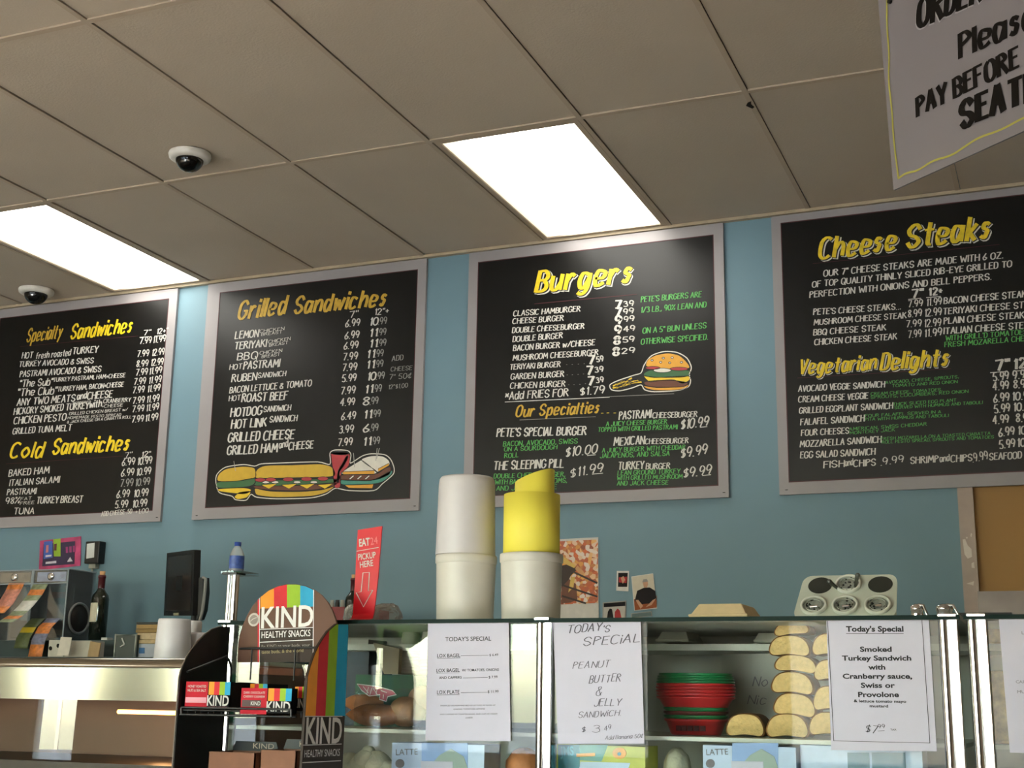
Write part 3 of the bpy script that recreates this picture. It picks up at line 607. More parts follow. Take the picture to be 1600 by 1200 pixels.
def case(name, label, a, c, posts):
    r = thing(name, label, 'display case', ((a+c)/2, 3.25, 0))
    q = MB(); q.box((a, Gf-0.02, 0), (c, 3.62, BZ-0.02)); q.build('base', m_inner, r)
    q = MB(); q.box((a, Gf+0.0, BZ-0.02), (c, 3.62, BZ)); q.build('deck', m_shelf, r)
    q = MB(); q.box((a, 3.58, BZ), (c, 3.62, TZ-0.010)); q.build('back_panel', m_inner, r)
    q = MB(); q.box((a-0.01, Gf-0.018, TZ-0.009), (c+0.01, 3.62, TZ), 1); q.box((a-0.01, Gf-0.026, TZ-0.009), (c+0.01, Gf-0.018, TZ), 0); q.build('top_panel', [m_gedge, m_inner], r)
    q = MB(); q.box((a, 3.02, SZ-0.009), (c, 3.5, SZ)); q.build('shelf', m_shelf, r)
    q = MB(); q.box((a, 3.27, UZ-0.016), (c, 3.56, UZ)); q.build('shelf', m_shelf, r)
    for i in range(len(posts)-1):
        q = MB(); q.box((posts[i]+0.018, Gf, BZ), (posts[i+1]-0.018, Gf+0.006, TZ-0.010)); q.build('glass_pane', m_glass, r)
    for p in posts:
        q = MB()
        q.tube([(p-0.010, Gf-0.004, BZ), (p-0.010, Gf-0.004, TZ-0.004)], 0.0105, 14); q.box((p-0.002, Gf-0.012, BZ), (p+0.020, Gf+0.02, TZ-0.004))
        q.build('post', m_chrome, r, bevel=0.003)
        q = MB(); q.box((p-0.019, Gf-0.029, TZ-0.005), (p+0.019, Gf+0.012, TZ+0.003)); q.build('post_cap', m_chrome, r, bevel=0.002)
    return r
case('display_case', 'long glass display case with chrome posts holding rolls, baskets and bread', xl, xr+0.015, [xl+0.01, xm, xr])
case('display_case', 'second glass display case at the right edge, below the ochre wall', x2-0.015, x2+1.3, [x2, x2+1.25])

# taller chrome post and riser shelf at the left end of the long case
t = thing('riser_shelf', 'raised narrow glass shelf on a tall chrome post behind the snack rack', 'shelf', (xl+0.05, 3.0, TZ))
pz = at(355, 895, Gf+0.03).z; px_ = at(364, 940, Gf+0.03).x
q = MB()
for dx, r_ in ((-0.014, 0.007), (0.004, 0.011)): q.tube([(px_+dx, Gf+0.03, TZ), (px_+dx, Gf+0.03, pz-0.004)], r_, 12)
q.build('post', m_chrome, t)
q = MB(); q.box((px_-0.03, Gf+0.01, pz-0.004), (px_+0.03, Gf+0.10, pz+0.003)); q.build('glass_shelf', m_glass, t)
q = MB(); q.box((px_-0.024, Gf+0.008, pz-0.006), (px_+0.02, Gf+0.05, pz-0.001)); q.build('post_cap', m_black, t)

# ------------------------------------------------------------------ sheets taped on the glass
m_paper = M('printer paper', (206, 202, 216), 0.75, var=0.015, scale=20)
m_ink = M('black ink', (40, 38, 42), 0.8)
m_inkg = M('grey ink', (120, 116, 122), 0.8)
m_tape = glass('clear tape', (250, 250, 250), 1.35)
YS = Gf-0.004
def sheet(name, label, pts, group=None, y=YS, mat=None):
    c = [at(u, v, y) for u, v in pts]
    r = thing(name, label, 'sign', ((c[0].x+c[2].x)/2, y, min(p.z for p in c)), group)
    q = MB(); q.slab(c, (0, -1, 0), 0.0008); q.build('sheet', mat or m_paper, r)
    return r, MB()
YT = YS-0.0010
r, q = sheet('paper_sign', 'printed white TODAY\'S SPECIAL sheet listing lox bagels and a lox plate', [(669, 969), (795, 970), (798, 1158), (665, 1157)])
def pz_(u, v): return at(520+u/4.706, 960+v/4.706, YT)
def pr(s, x0, y0, x1, y1, h, bold=0.0, mi=0): printed(q, s, pz_(x0, y0), pz_(x1, y1), h/4.706*mpp(733, 1060, YT), mi=mi, bold=bold)
pr("TODAY'S SPECIAL", 828, 198, 1165, 192, 30, 0.008)
for a in (('LOX BAGEL', 768, 317, 938, 314, 25, 0.008), ('$ 6.49', 1152, 307, 1217, 304, 16, 0.004), ('LOX BAGEL', 763, 426, 933, 422, 25, 0.008), ('W/ TOMATOES, ONIONS', 950, 420, 1222, 415, 18, 0.01), ('AND CAPPERS', 782, 475, 948, 472, 18, 0.006), ('$ 7.99', 1147, 471, 1212, 468, 18, 0.004),
          ('LOX PLATE', 767, 586, 932, 583, 26, 0.006), ('$ 11.99', 1140, 578, 1219, 575, 18, 0.004), ('FINANCED SALMON AND BED OF LETTUCE W/ SLICES OF', 793, 676, 1196, 672, 9), ('ONIONS, TOMATOES, LEMONS', 888, 702, 1118, 699, 9), ('AND CAPPERS W/ TOASTED BAGEL AND CUP OF CREAM', 788, 740, 1210, 736, 9), ('CHEESE', 977, 766, 1030, 763, 9)):
    pr(*a)
for a, c in (((768, 324), (938, 320)), ((763, 433), (933, 429)), ((767, 593), (932, 590)), ((942, 304), (1145, 301)), ((957, 467), (1140, 464)), ((942, 576), (1138, 573))): stroke(q, [pz_(*a), pz_(*c)], 2.4/4.7*mpp(733, 1060, YT), 0, 0.0004)
q.build('print', m_ink, r)
r, q = sheet('paper_sign', 'hand written TODAY\'S SPECIAL sheet for a peanut butter and jelly sandwich', [(864, 968), (1001, 966), (1007, 1162), (872, 1162)])
def pz_(u, v): return at(860+u/4.21, 940+v/4.21, YT)
k = mpp(935, 1060, YT)/4.21
for a in (('TODAY', 108, 210, 335, 190, 50, 0.9), ("'S", 345, 200, 385, 198, 44, 0.9), ('SPECiAL', 215, 290, 583, 266, 52, 0.8), ('PEANUT', 150, 440, 385, 428, 42, 0.7), ('BUTTER', 255, 538, 458, 522, 46, 0.7), ('&', 300, 622, 332, 620, 60, 0.5), ('JELLY', 285, 690, 460, 682, 44, 0.7), ('SANDWiCH.', 183, 765, 462, 750, 36, 0.7), ('$', 203, 858, 225, 856, 34, 1), ('3', 270, 862, 318, 860, 44, 0.6), ('49', 352, 850, 398, 838, 28, 0.8), ('Add Banana 50¢', 360, 908, 605, 896, 24, 0.7)):
    brush(q, a[0], pz_(a[1], a[2]), pz_(a[3], a[4]), a[5]*k, w=a[6]*1.25, slant=0.35, off=0.0004, jit=0.5, contrast=0.4)
q.build('handwriting', M('pencil grey', (92, 88, 98), 0.8), r)
r, q = sheet('paper_sign', 'framed Today\'s Special sheet for a smoked turkey sandwich with cranberry sauce', [(1291, 963), (1451, 961), (1464, 1174), (1299, 1172)])
def pz_(u, v): return at(1220+u/3.529, 860+v/3.529, YT)
k = mpp(1370, 1070, YT)/3.529
for a in (("Today's Special", 360, 447, 677, 447, 28, 0.035), ('Smoked', 437, 558, 612, 558, 26, 0.03), ('Turkey Sandwich', 338, 607, 720, 607, 26, 0.03), ('with', 483, 657, 577, 657, 26, 0.03), ('Cranberry sauce,', 342, 707, 725, 707, 26, 0.03), ('Swiss or', 442, 757, 630, 757, 26, 0.03), ('Provolone', 427, 808, 652, 808, 26, 0.03), ('& lettuce tomato mayo', 403, 837, 692, 840, 14, 0.03), ('mustard', 490, 865, 592, 866, 14, 0.03), ('TAX', 605, 993, 638, 993, 9, 0.02)):
    printed(q, a[0], pz_(*a[1:3]), pz_(*a[3:5]), a[5]*k, bold=a[6])
brush(q, '$7', pz_(462, 1000), pz_(525, 1010), 40*k, w=0.8, off=0.0005, slant=0.2); brush(q, '99', pz_(535, 980), pz_(572, 980), 20*k, w=1.1, off=0.0005)
stroke(q, [pz_(360, 458), pz_(677, 458)], 3*k, 0, 0.0004); stroke(q, [pz_(535, 996), pz_(572, 994)], 2*k, 0, 0.0004)
stroke(q, [pz_(257, 365), pz_(777, 363), pz_(822, 1062), pz_(292, 1050)], 4*k, 0, 0.0004, True)
q.build('print', m_ink, r)
r, q = sheet('paper_sign', 'white paper sheet on the second case, cut off by the right edge', [(1560, 962), (1722, 960), (1740, 1178), (1578, 1176)])
def pz_(u, v): return at(1440+u/4.61, 940+v/4.61, YT)
k = mpp(1590, 1070, YT)/4.61
for a in (('LUNCH', 722, 236, 860, 236, 22), ('CARVED TURKEY', 680, 588, 960, 590, 20), ('MUSHROOM', 690, 660, 920, 662, 20)): printed(q, a[0][:3] if False else a[0], pz_(*a[1:3]), pz_(*a[3:5]), a[5]*k)
q.build('print', m_inkg, r)

# ------------------------------------------------------------------ inside the long case
def bread(u, v, w, h, y, lab, rot=0.0, grp='cut rolls stacked in the display case'):
    k = mpp(u, v, y); W, H = w*k/2, h*k*0.95; c = at(u, v+h/2, y); n = 26; pts = []
    half = [(0, 1), (.35, .975), (.65, .87), (.86, .67), (.97, .43), (1, .26), (.965, .12), (.88, .035), (.75, 0), (.5, .025), (.25, .055), (0, .07)]
    half = half+[(-x, y_) for x, y_ in half[-2:0:-1]]
    pts = [Vector((x*W, 0, z*H)) for x, z in smooth(half, 2)]
    m = Matrix.Rotation(rot, 3, 'Y')
    pts = [c + m @ p for p in pts]
    o = thing('bread_roll', lab, 'roll', c, grp)
    q = MB(); cen = sum(pts, Vector())/len(pts)
    fr = [cen+(p-cen)*0.92+Vector((0, -0.004, 0)) for p in pts]; bk = [p+Vector((0, 0.085, 0)) for p in pts]; n2 = len(pts)
    q.add(fr+pts, [(i, n2+i, n2+(i+1) % n2, (i+1) % n2) for i in range(n2)], 0)
    q.add(pts+bk, [(i, n2+i, n2+(i+1) % n2, (i+1) % n2) for i in range(n2)]+[list(range(2*n2-1, n2-1, -1))], 0, True)
    q.build('crust', m_crust, o)
    q = MB(); q.add(fr, [list(range(n2))], 0); q.build('crumb', m_crumb, o)
m_crust = M('baked crust', (134, 90, 44), 0.7, var=0.25, scale=60, bump=0.3, bscale=120)
m_crumb = M('bread crumb', (226, 190, 128), 0.85, var=0.10, scale=90, bump=0.35, bscale=160)
for u, v, w, h, rr, lab in ((1165, 1132, 62, 37, 0, 'cut roll alone at the left end of the bottom row, beside the baskets'), (1231, 1133, 68, 39, 0, 'cut roll at the foot of the tall roll column'), (1241, 1100, 68, 37, 0.10, 'second cut roll from the bottom of the tall column'),
        (1238, 1066, 68, 36, 0.06, 'third cut roll from the bottom of the tall column'), (1243, 1036, 68, 28, 0.09, 'flat cut roll in the middle of the tall column'), (1234, 1008, 66, 34, 0.02, 'cut roll second from the top of the tall column'),
        (1238, 981, 56, 22, -0.1, 'small topmost cut roll under the case top'), (1294, 1130, 60, 38, 0, 'bottom cut roll half behind the smoked turkey sheet'), (1296, 1090, 50, 40, 0, 'second cut roll half behind the smoked turkey sheet'), (1297, 1046, 50, 34, 0, 'third cut roll half behind the smoked turkey sheet'), (1296, 1006, 54, 36, 0, 'topmost cut roll half behind the smoked turkey sheet')):
    bread(u, v, w, h, 3.12, lab, rr)
# serving baskets
m_bg = M('green basket plastic', (24, 128, 74), 0.35); m_br = M('red basket plastic', (196, 40, 44), 0.35); m_bd = M('dark maroon basket plastic', (96, 40, 38), 0.4)
yb = 3.2; cx = at(1087, 1100, yb).x; kb = mpp(1087, 1100, yb)
order = [(1124, 'r', 50), (1118, 'g', 51), (1112, 'd', 51), (1106, 'g', 51), (1100, 'd', 51), (1095, 'g', 52), (1089, 'r', 62), (1084, 'r', 62), (1079, 'r', 63), (1074, 'r', 63), (1069, 'r', 62), (1065, 'g', 62), (1061, 'g', 61), (1057, 'g', 60), (1053, 'g', 58)]
names = {'r': 'red', 'g': 'green', 'd': 'maroon'}
pos = ['bottom, with slotted sides', 'second from the bottom', 'third from the bottom', 'fourth from the bottom', 'fifth from the bottom', 'sixth from the bottom, under the red ones', 'lowest of the five wide red ones', 'second of the five wide red ones', 'middle one of the five wide red ones', 'fourth of the five wide red ones', 'highest of the five wide red ones', 'lowest of the four green ones on top', 'second of the four green ones on top', 'third of the four green ones on top', 'topmost of all']
zb0 = at(1087, 1149, yb).z
for (v, c, w), ps in zip(order, pos):
    z = at(1087, v, yb).z; R_ = w*kb; q = MB(); hh = (z-zb0) if v == 1124 else 0.030
    z0 = -hh+0.001
    q.lathe([(0.0, z0), (R_*0.76, z0), (R_*0.80, z0+0.004), (R_*0.93, -0.006), (R_, -0.003), (R_, 0.001), (R_*0.94, 0.001), (R_*0.90, -0.008), (R_*0.76, z0+0.006), (0.0, z0+0.003)], (cx, yb, z), 40, sy=0.78)
    b_ = q.build('serving_basket', {'r': m_br, 'g': m_bg, 'd': m_bd}[c]); tag(b_, names[c]+' oval plastic serving basket in the stack, '+ps, 'basket', 'nested serving baskets')
    if v == 1124:
        q = MB()
        for i in range(5):
            a = -math.pi/2+(i-2)*0.22; rr = R_*0.885
            q.box((cx+rr*math.cos(a)-0.006, yb+rr*math.sin(a)*0.78-0.004, z-0.026), (cx+rr*math.cos(a)+0.006, yb+rr*math.sin(a)*0.78+0.002, z-0.014))
        q.build('slots', M('slot shade', (96, 30, 32), 0.6), b_)
# back sheet with writing
pts = [at(1128, 1022, 3.36), at(1300, 1020, 3.36), at(1304, 1148, 3.36), at(1128, 1150, 3.36)]
r = thing('note_sheet', 'grey sheet with pencilled words standing behind the rolls', 'note', (pts[0].x, 3.36, SZ)); q = MB(); q.slab(pts, (0, -1, 0), 0.003); q.build('sheet', M('grey card', (178, 178, 168), 0.7, var=0.1, scale=12), r)
q = MB(); k = mpp(1180, 1080, 3.35)
brush(q, 'No', at(1176, 1072, 3.356), at(1198, 1072, 3.356), 14*k, off=0.001, w=0.8, slant=0.3); brush(q, 'Nic', at(1168, 1100, 3.356), at(1196, 1100, 3.356), 13*k, off=0.001, w=0.8, slant=0.3); q.build('handwriting', m_inkg, r)
# foam clamshells on the upper shelf
m_foam = M('white foam', (232, 230, 214), 0.7, bump=0.05)
def clamshell(u0, u1, v0, v1, y, lab, mat, dep=0.16, grp=None):
    a, c = at(u0, v1, y), at(u1, v1, y); h = at((u0+u1)/2, v0, y).z-a.z; cxx = (a.x+c.x)/2; W = (c.x-a.x)/2
    r = thing('takeout_box', lab, 'takeout box', (cxx, y+dep/2, a.z), grp)
    q = MB(); ft = 0.72
    lo = [(-W, 0), (W, 0), (W, dep), (-W, dep)]; l = [Vector((cxx+x, y+d, a.z)) for x, d in lo]; l2 = [p+Vector((0, 0, 0.006)) for p in l]
    up = [Vector((cxx+x*ft, y+dep/2+(d-dep/2)*ft, a.z+h)) for x, d in lo]; md = [Vector((cxx+x*0.93, y+dep/2+(d-dep/2)*0.93, a.z+0.006)) for x, d in lo]
    q.add(l+l2+md+up, [(0, 3, 2, 1)]+[(s*4+i, s*4+(i+1) % 4, s*4+4+(i+1) % 4, s*4+4+i) for s in range(3) for i in range(4)]+[(12, 13, 14, 15)])
    q.build('lid', mat, r, bevel=0.004)
    q = MB(); q.box((cxx-W*0.97, y+0.003, a.z-0.0015), (cxx+W*0.97, y+dep-0.003, a.z-0.0002)); q.build('rim', mat, r)
clamshell(1024, 1076, 985, 1002, 3.33, 'white foam clamshell on the upper shelf, behind the handwritten sheet', m_foam, grp='foam clamshells on the upper shelf')
clamshell(1177, 1216, 988, 1003, 3.33, 'white foam clamshell on the upper shelf, left of the topmost roll', m_foam, grp='foam clamshells on the upper shelf')
# bread in a bag, green carton, cups
bag = thing('bread_bag', 'clear plastic bag of brown bread with a red logo, left part of the case', 'bread', (at(600, 1140, 3.12).x, 3.12, SZ))
m_loaf = M('brown loaf', (196, 126, 76), 0.6, var=0.22, scale=24, bump=0.15, bscale=60); m_loaf2 = M('pale loaf', (222, 172, 128), 0.6, var=0.2, scale=24, bump=0.15, bscale=60)
for u, v, w, h, mm, dy in ((585, 1122, 105, 34, m_loaf, 0), (566, 1098, 80, 26, m_loaf, 0.05), (635, 1112, 60, 46, m_loaf2, 0.03), (660, 1092, 40, 40, m_loaf2, 0.06), (720, 1120, 60, 40, m_loaf, 0.04)):
    k = mpp(u, v, 3.13); c = at(u, v, 3.13+dy); c.z = max(c.z, SZ+h*k/2+0.004); q = MB()
    rs_ = [0.02, .45, .72, .9, 1, 1, 1, .94, .8, .5, .02]; q.tube([c+Vector((w*k*(t-5)/10*(1 if abs(t-5) < 5 else 0.98), 0.006*math.sin(t), 0)) for t in range(11)], [h*k/2*a for a in rs_], 16); q.build('loaf', mm, bag)
m_bag = glass('clear bag film', (242, 242, 240), 1.4, 0.08, bump=0.5, bscale=26, haze=0.05)
rnd = random.Random(9); q = MB(); nx, nz = 22, 10; vs = []
for j in range(nz+1):
    for i in range(nx+1):
        p = at(538+i*6.4, 1142-j*6.6, 3.055); s = math.sin(math.pi*i/nx)*math.sin(math.pi*min(1, (j+1.5)/nz))
        vs.append(p+Vector((rnd.uniform(-.003, .003), 0.05*(1-s)+rnd.uniform(-.006, .006), max(0, 0))))
        vs[-1].z = max(vs[-1].z, SZ+0.002)
q.add(vs, [(j*(nx+1)+i, j*(nx+1)+i+1, (j+1)*(nx+1)+i+1, (j+1)*(nx+1)+i) for j in range(nz) for i in range(nx)], 0, True); q.build('plastic_film', m_bag, bag)
q = MB(); yq = 3.04
def c7(x, y, yy=yq): return at(520+x/4.706, 960+y/4.706, yy)
lo = [(180, 512), (330, 530), (440, 560), (470, 590), (405, 605), (395, 640), (345, 625), (350, 590), (270, 600), (215, 560)]
q.slab([c7(*p) for p in lo], (0, -1, 0), 0.001, 0); stroke(q, [c7(*p) for p in lo], 0.0022, 1, 0.0016, True)
for a in ((225, 530, 265, 580), (265, 535, 250, 590), (290, 540, 275, 592), (300, 545, 330, 590), (330, 545, 320, 585), (355, 560, 400, 575), (375, 590, 372, 620)): stroke(q, [c7(a[0], a[1]), c7(a[2], a[3])], 0.0016, 1, 0.0018)
q.build('logo_print', [M('bread bag red', (140, 26, 52), 0.4), m_white], bag)
a, c = at(556, 1054, 3.27), at(690, 1053, 3.27)
q = MB(); q.box((a.x, 3.27, SZ), (c.x, 3.46, a.z)); tag(q.build('green_carton', M('green card', (20, 92, 62), 0.5)), 'dark green carton behind the bread bag, carrying the foam cups', 'box')
m_cup = M('foam cup', (230, 226, 212), 0.6)
def cups(u, y, vtop, vbot, w, n, lab):
    c = at(u, vbot, y); k = mpp(u, vbot, y); R_ = w*k/2; zt = at(u, vtop, y).z; hc = 0.062; stp = (zt-c.z-hc)/(n-1)
    for i in range(n):
        z = c.z+i*stp; q = MB()
        q.lathe([(R_*0.86, 0.003), (R_, 0.0), (R_, 0.004), (R_*0.95, 0.006), (R_*0.76, hc), (R_*0.70, hc), (0, hc-0.002)], (c.x, y, z), 24)
        d = q.build('foam_cup', m_cup)
        tag(d, (('topmost' if i == n-1 else 'bottom' if i == 0 else ['', 'second', 'third', 'fourth', 'fifth', 'sixth', 'seventh'][i]+' from bottom')+' upturned foam cup of the '+lab), 'cup', 'upturned foam cups in the case')
cups(640, 3.33, 985, 1053, 35, 7, 'left stack on the green carton'); cups(672, 3.31, 985, 1053, 35, 7, 'stack half behind the lox bagel sheet')
a, c = at(537, 1018, 3.3), at(590, 1060, 3.3)
q = MB(); q.box((at(530, 1018, 3.3).x, 3.3, SZ), (at(588, 1018, 3.3).x-0.022, 3.44, a.z)); tag(q.build('navy_box', M('navy card', (40, 56, 70), 0.5)), 'dark navy box behind the brown bread', 'box')
q = MB(); z0 = a.z; q.box((at(535, 998, 3.3).x, 3.31, z0), (at(584, 998, 3.3).x-0.022, 3.42, at(560, 999, 3.3).z)); tag(q.build('white_box', M('white card', (214, 212, 204), 0.6)), 'flat white box lying on the dark navy box', 'box')
q = MB(); pp = [at(583, 1004, 3.25), at(624, 1014, 3.25), at(622, 1053, 3.25), at(600, 1053, 3.25)]
q.slab(pp, (0, 1, 0), 0.018); tag(q.build('paper_bag', M('kraft paper', (186, 172, 146), 0.7), bevel=0.003), 'beige paper bag beside the left stack of foam cups', 'bag')

# cartons and food on the deck of the case, only their tops in view
def carton(u0, u1, v, y, mats, lab, front, dep=0.10):
    a, c = at(u0, v, y), at(u1, v, y); r = thing('product_carton', lab, 'carton', ((a.x+c.x)/2, y+dep/2, BZ))
    q = MB(); q.box((a.x, y, BZ), (c.x, y+dep, a.z)); q.build('box_body', mats[0], r)
    q = MB(); front(q, y); q.build('front_print', mats, r)
    return r
m_lb = M('pale blue card', (186, 202, 228), 0.4); m_bl = M('sky blue card', (126, 156, 206), 0.4); m_gg = M('grey green print', (150, 166, 156), 0.5); m_tl = M('teal card', (30, 116, 132), 0.4); m_yg = M('yellow green card', (186, 188, 66), 0.4); m_or = M('orange print', (228, 160, 66), 0.5)
def fr1(u0):
    def f(q, y):
        def P(x, v): return at(u0+x, v, y)
        q.slab([P(46, 1161), P(118, 1161), P(118, 1230), P(46, 1230)], (0, -1, 0), 0.001, 1)
        q.slab([P(60, 1196), P(74, 1180), P(92, 1170), P(112, 1182), P(118, 1200), P(96, 1206), P(70, 1206)], (0, -1, 0), 0.002, 2)
        q.slab([P(45, 1189), P(95, 1190), P(96, 1230), P(45, 1230)], (0, -1, 0), 0.003, 4)
        printed(q, 'LATTE', P(6, 1180), P(40, 1179), 9*mpp(u0, 1180, y), mi=3, off=0.0012)
        q.slab([P(x+12, yy+1193) for x, yy in ell(0, 0, 7, 7)], (0, -1, 0), 0.0012, 3)
    return f
carton(613, 757, 1160, 3.0, [m_lb, m_bl, m_gg, m_inkg, m_paper], 'pale blue LATTE carton below the lox bagel sheet', fr1(613))
carton(1098, 1243, 1164, 3.0, [m_lb, m_bl, m_gg, m_inkg, m_paper], 'pale blue LATTE carton below the baskets and first roll', fr1(1098))
def fr2(q, y):
    def P(x, v): return at(x, v, y)
    q.slab([P(872, 1164), P(906, 1164), P(906, 1230), P(872, 1230)], (0, -1, 0), 0.001, 1)
    q.slab([P(906, 1164), P(950, 1164), P(940, 1190), P(906, 1188)], (0, -1, 0), 0.0008, 2)
    q.slab([P(968+x, 1177+yy) for x, yy in ell(0, 0, 11, 9)], (0, -1, 0), 0.0015, 3); q.slab([P(968+x, 1178+yy) for x, yy in ell(0, 0, 3, 3, 8)], (0, -1, 0), 0.002, 1)
    q.slab([P(907, 1190), P(985, 1192), P(980, 1206), P(905, 1204)], (0, -1, 0), 0.0012, 5)
    printed(q, 'JMS', P(876, 1181), P(897, 1180), 13*mpp(880, 1180, y), mi=4, off=0.0014, bold=0.03)
    stroke(q, [P(901, 1180), P(930, 1179)], 5*mpp(880, 1180, y), 3, 0.0014)
carton(870, 1008, 1163, 3.0, [m_yg, m_tl, M('leaf print', (110, 160, 150), 0.5), m_or, M('light teal print', (90, 176, 196), 0.5), m_lb], 'teal and yellow green carton below the peanut butter sheet', fr2)
def fr3(q, y):
    def P(x, v): return at(x, v, y)
    q.slab([P(1324, 1176), P(1358, 1176), P(1360, 1230), P(1326, 1230)], (0, -1, 0), 0.001, 1); q.slab([P(1362, 1176), P(1414, 1176), P(1417, 1230), P(1364, 1230)], (0, -1, 0), 0.001, 1)
carton(1250, 1440, 1164, 3.02, [m_lb, M('slate blue card', (96, 126, 144), 0.4)], 'blue panelled carton below the smoked turkey sheet', fr3)
m_cream = M('crumpled cream wrap', (226, 220, 192), 0.7, var=0.06, bump=0.4, bscale=50)
r = thing('cauliflower', 'lumpy cream coloured heap low in the case, right of the snack rack', 'food', (at(575, 1200, 3.06).x, 3.06, BZ))
q = MB(); rnd = random.Random(4)
for u, v, rr in ((545, 1196, 20), (570, 1188, 17), (590, 1196, 22), (560, 1206, 24), (605, 1206, 16), (575, 1176, 11), (565, 1216, 26), (596, 1220, 26)):
    q.ball(at(u, v, 3.06+rnd.uniform(-.015, .02)), rr*mpp(u, v, 3.06), 16, 0, 0.10)
c = at(572, 1240, 3.07); q.lathe([(0.03, BZ-c.z), (0.05, 0), (0.05, 0.06)], c, 20); q.build('curds', m_cream, r)
for u, lab, w in ((1058, 'white wrapped bag on the case deck between two cartons', 34), (820, 'orange brown bread roll bag beside the middle chrome post', 50)):
    q = MB(); rnd = random.Random(u); c = at(u, 1196, 3.12); k = mpp(u, 1190, 3.12)
    zt_ = at(u, 1168, 3.12).z
    q.ball((c.x, 3.12, zt_-0.045), 1, 20, 0, 0.04, (w*k*0.6, 0.05, 0.045)); q.ball((c.x-0.01, 3.13, zt_-0.11), 1, 20, 0, 0.04, (w*k*0.62, 0.06, 0.05)); q.ball((c.x+0.008, 3.12, (BZ+zt_-0.12)/2), 1, 20, 0, 0.04, (w*k*0.6, 0.055, (zt_-0.12-BZ)/2+0.002)); tag(q.build('wrapped_food', m_cream if u == 1058 else m_loaf), lab, 'food')

# ------------------------------------------------------------------ on top of the cases
m_tub = M('white tub plastic', (208, 204, 205), 0.35, var=0.02)
m_tub2 = M('cream tub plastic', (208, 204, 193), 0.35, var=0.02)
m_ylw = M('yellow card sheet', (240, 226, 84), 0.6, var=0.03, scale=10)
yk = 3.08
def tub(u0, u1, vb, vt, y, lab, mat, lip=True, inv=False, zb=None, taper=0.97):
    c = at((u0+u1)/2, (vb+vt)/2, y); R_ = (u1-u0)/2*mpp((u0+u1)/2, (vb+vt)/2, y); z0 = zb if zb is not None else at((u0+u1)/2, vb, y).z; z1 = at((u0+u1)/2, vt, y).z; h = z1-z0
    r = thing('plastic_tub', lab, 'tub', (c.x, y, z0))
    q = MB()
    if inv: pf = [(R_*1.0, 0), (R_*0.97, h*0.5), (R_*0.95, h-0.02), (R_*0.93, h-0.008), (R_*0.88, h-0.002), (0, h)]
    else: pf = [(0, 0), (R_*taper*0.94, 0), (R_*taper*0.96, 0.004), (R_*0.98, h*0.8), (R_*0.985, h-0.02), (R_*0.985, h), (R_*0.93, h), (R_*0.92, h-0.01), (R_*0.9, h-0.06)]
    q.lathe(pf, (c.x, y, z0), 48, cap=False); q.build('tub_body', mat, r)
    if lip:
        q = MB(); q.lathe([(R_*0.98, h-0.022), (R_*1.015, h-0.019), (R_*1.02, h-0.006), (R_*1.01, h), (R_*0.95, h+0.001), (R_*0.92, h-0.002)], (c.x, y, z0), 48, cap=False); q.build('rim', mat, r)
    return (c.x, R_, z0, z1)
cx1, R1, _, z1 = tub(680, 775, 965, 869, yk, 'lower white plastic tub of the left stack on the case top', m_tub2, zb=TZ)
tub(682, 775, 869, 746, yk, 'upturned white plastic tub on the left stack, beside the yellow roll', m_tub, lip=False, inv=True, zb=z1+0.001)
cx2, R2, _, z2 = tub(781, 879, 965, 867, yk, 'white plastic tub on the case top holding the rolled yellow sheets', m_tub2, zb=TZ)
r = thing('paper_roll', 'rolled yellow card sheets standing in the right white tub', 'paper roll', (cx2, yk, z2-0.03))
def roll(name, ua, ub, fn, z0, th=0.0012):
    c = at((ua+ub)/2, 800, yk).x; R_ = (ub-ua)/2*mpp((ua+ub)/2, 800, yk); q = MB(); n = 56; vs = []; fs = []
    for i in range(n):
        a = 2*math.pi*i/n; zt = fn(R_*math.cos(a)/R_)
        for rr, z in ((R_, z0), (R_, zt), (R_-th, zt), (R_-th, z0)): vs.append((c+rr*math.cos(a), yk+rr*math.sin(a), z))
    for i in range(n):
        j = (i+1) % n
        for s in range(4): fs.append((i*4+s, j*4+s, j*4+(s+1) % 4, i*4+(s+1) % 4))
    q.add(vs, fs, 0, True); q.build(name, m_ylw, r)
zo = at(830, 774, yk).z; za, zb_ = at(804, 757, yk).z, at(866, 733, yk).z
roll('outer_sheet', 783.5, 880-0.5, lambda t: zo, z2-0.028) if False else roll('outer_sheet', 787, 875, lambda t: zo, z2-0.028)
roll('inner_sheet', 804, 866, lambda t: za+(zb_-za)*(0.5+0.5*t)**1.3, z2-0.028)
# takeout container, condiment tray, jars
clamshell(1075, 1168, 942, 963.5, 3.12, 'beige moulded fibre takeout box on the case top, right of the photographs', M('moulded fibre', (226, 202, 158), 0.8, bump=0.1), 0.19)
ty = 3.16; a0, a1 = at(1241, 965, ty), at(1402, 965, ty); Wt = (a1.x-a0.x); kt = mpp(1320, 930, ty)
ht = at(1320, 893, ty).z-TZ; th_ = math.radians(47); Lt = 76*kt/math.sin(th_+0.06)
r = thing('condiment_stand', 'pale six hole condiment tray tilted on the case top, holding ramekins', 'condiment stand', ((a0.x+a1.x)/2, ty, TZ))
ex = Vector((1, 0, 0)); ey = Vector((0, math.cos(th_), math.sin(th_))); nn = Vector((0, -math.sin(th_), math.cos(th_)))
O = Vector((a0.x, ty-0.02, TZ+0.004))
def tp(x, y, z=0): return O+ex*(x*Wt)+ey*(y*Lt)+nn*z
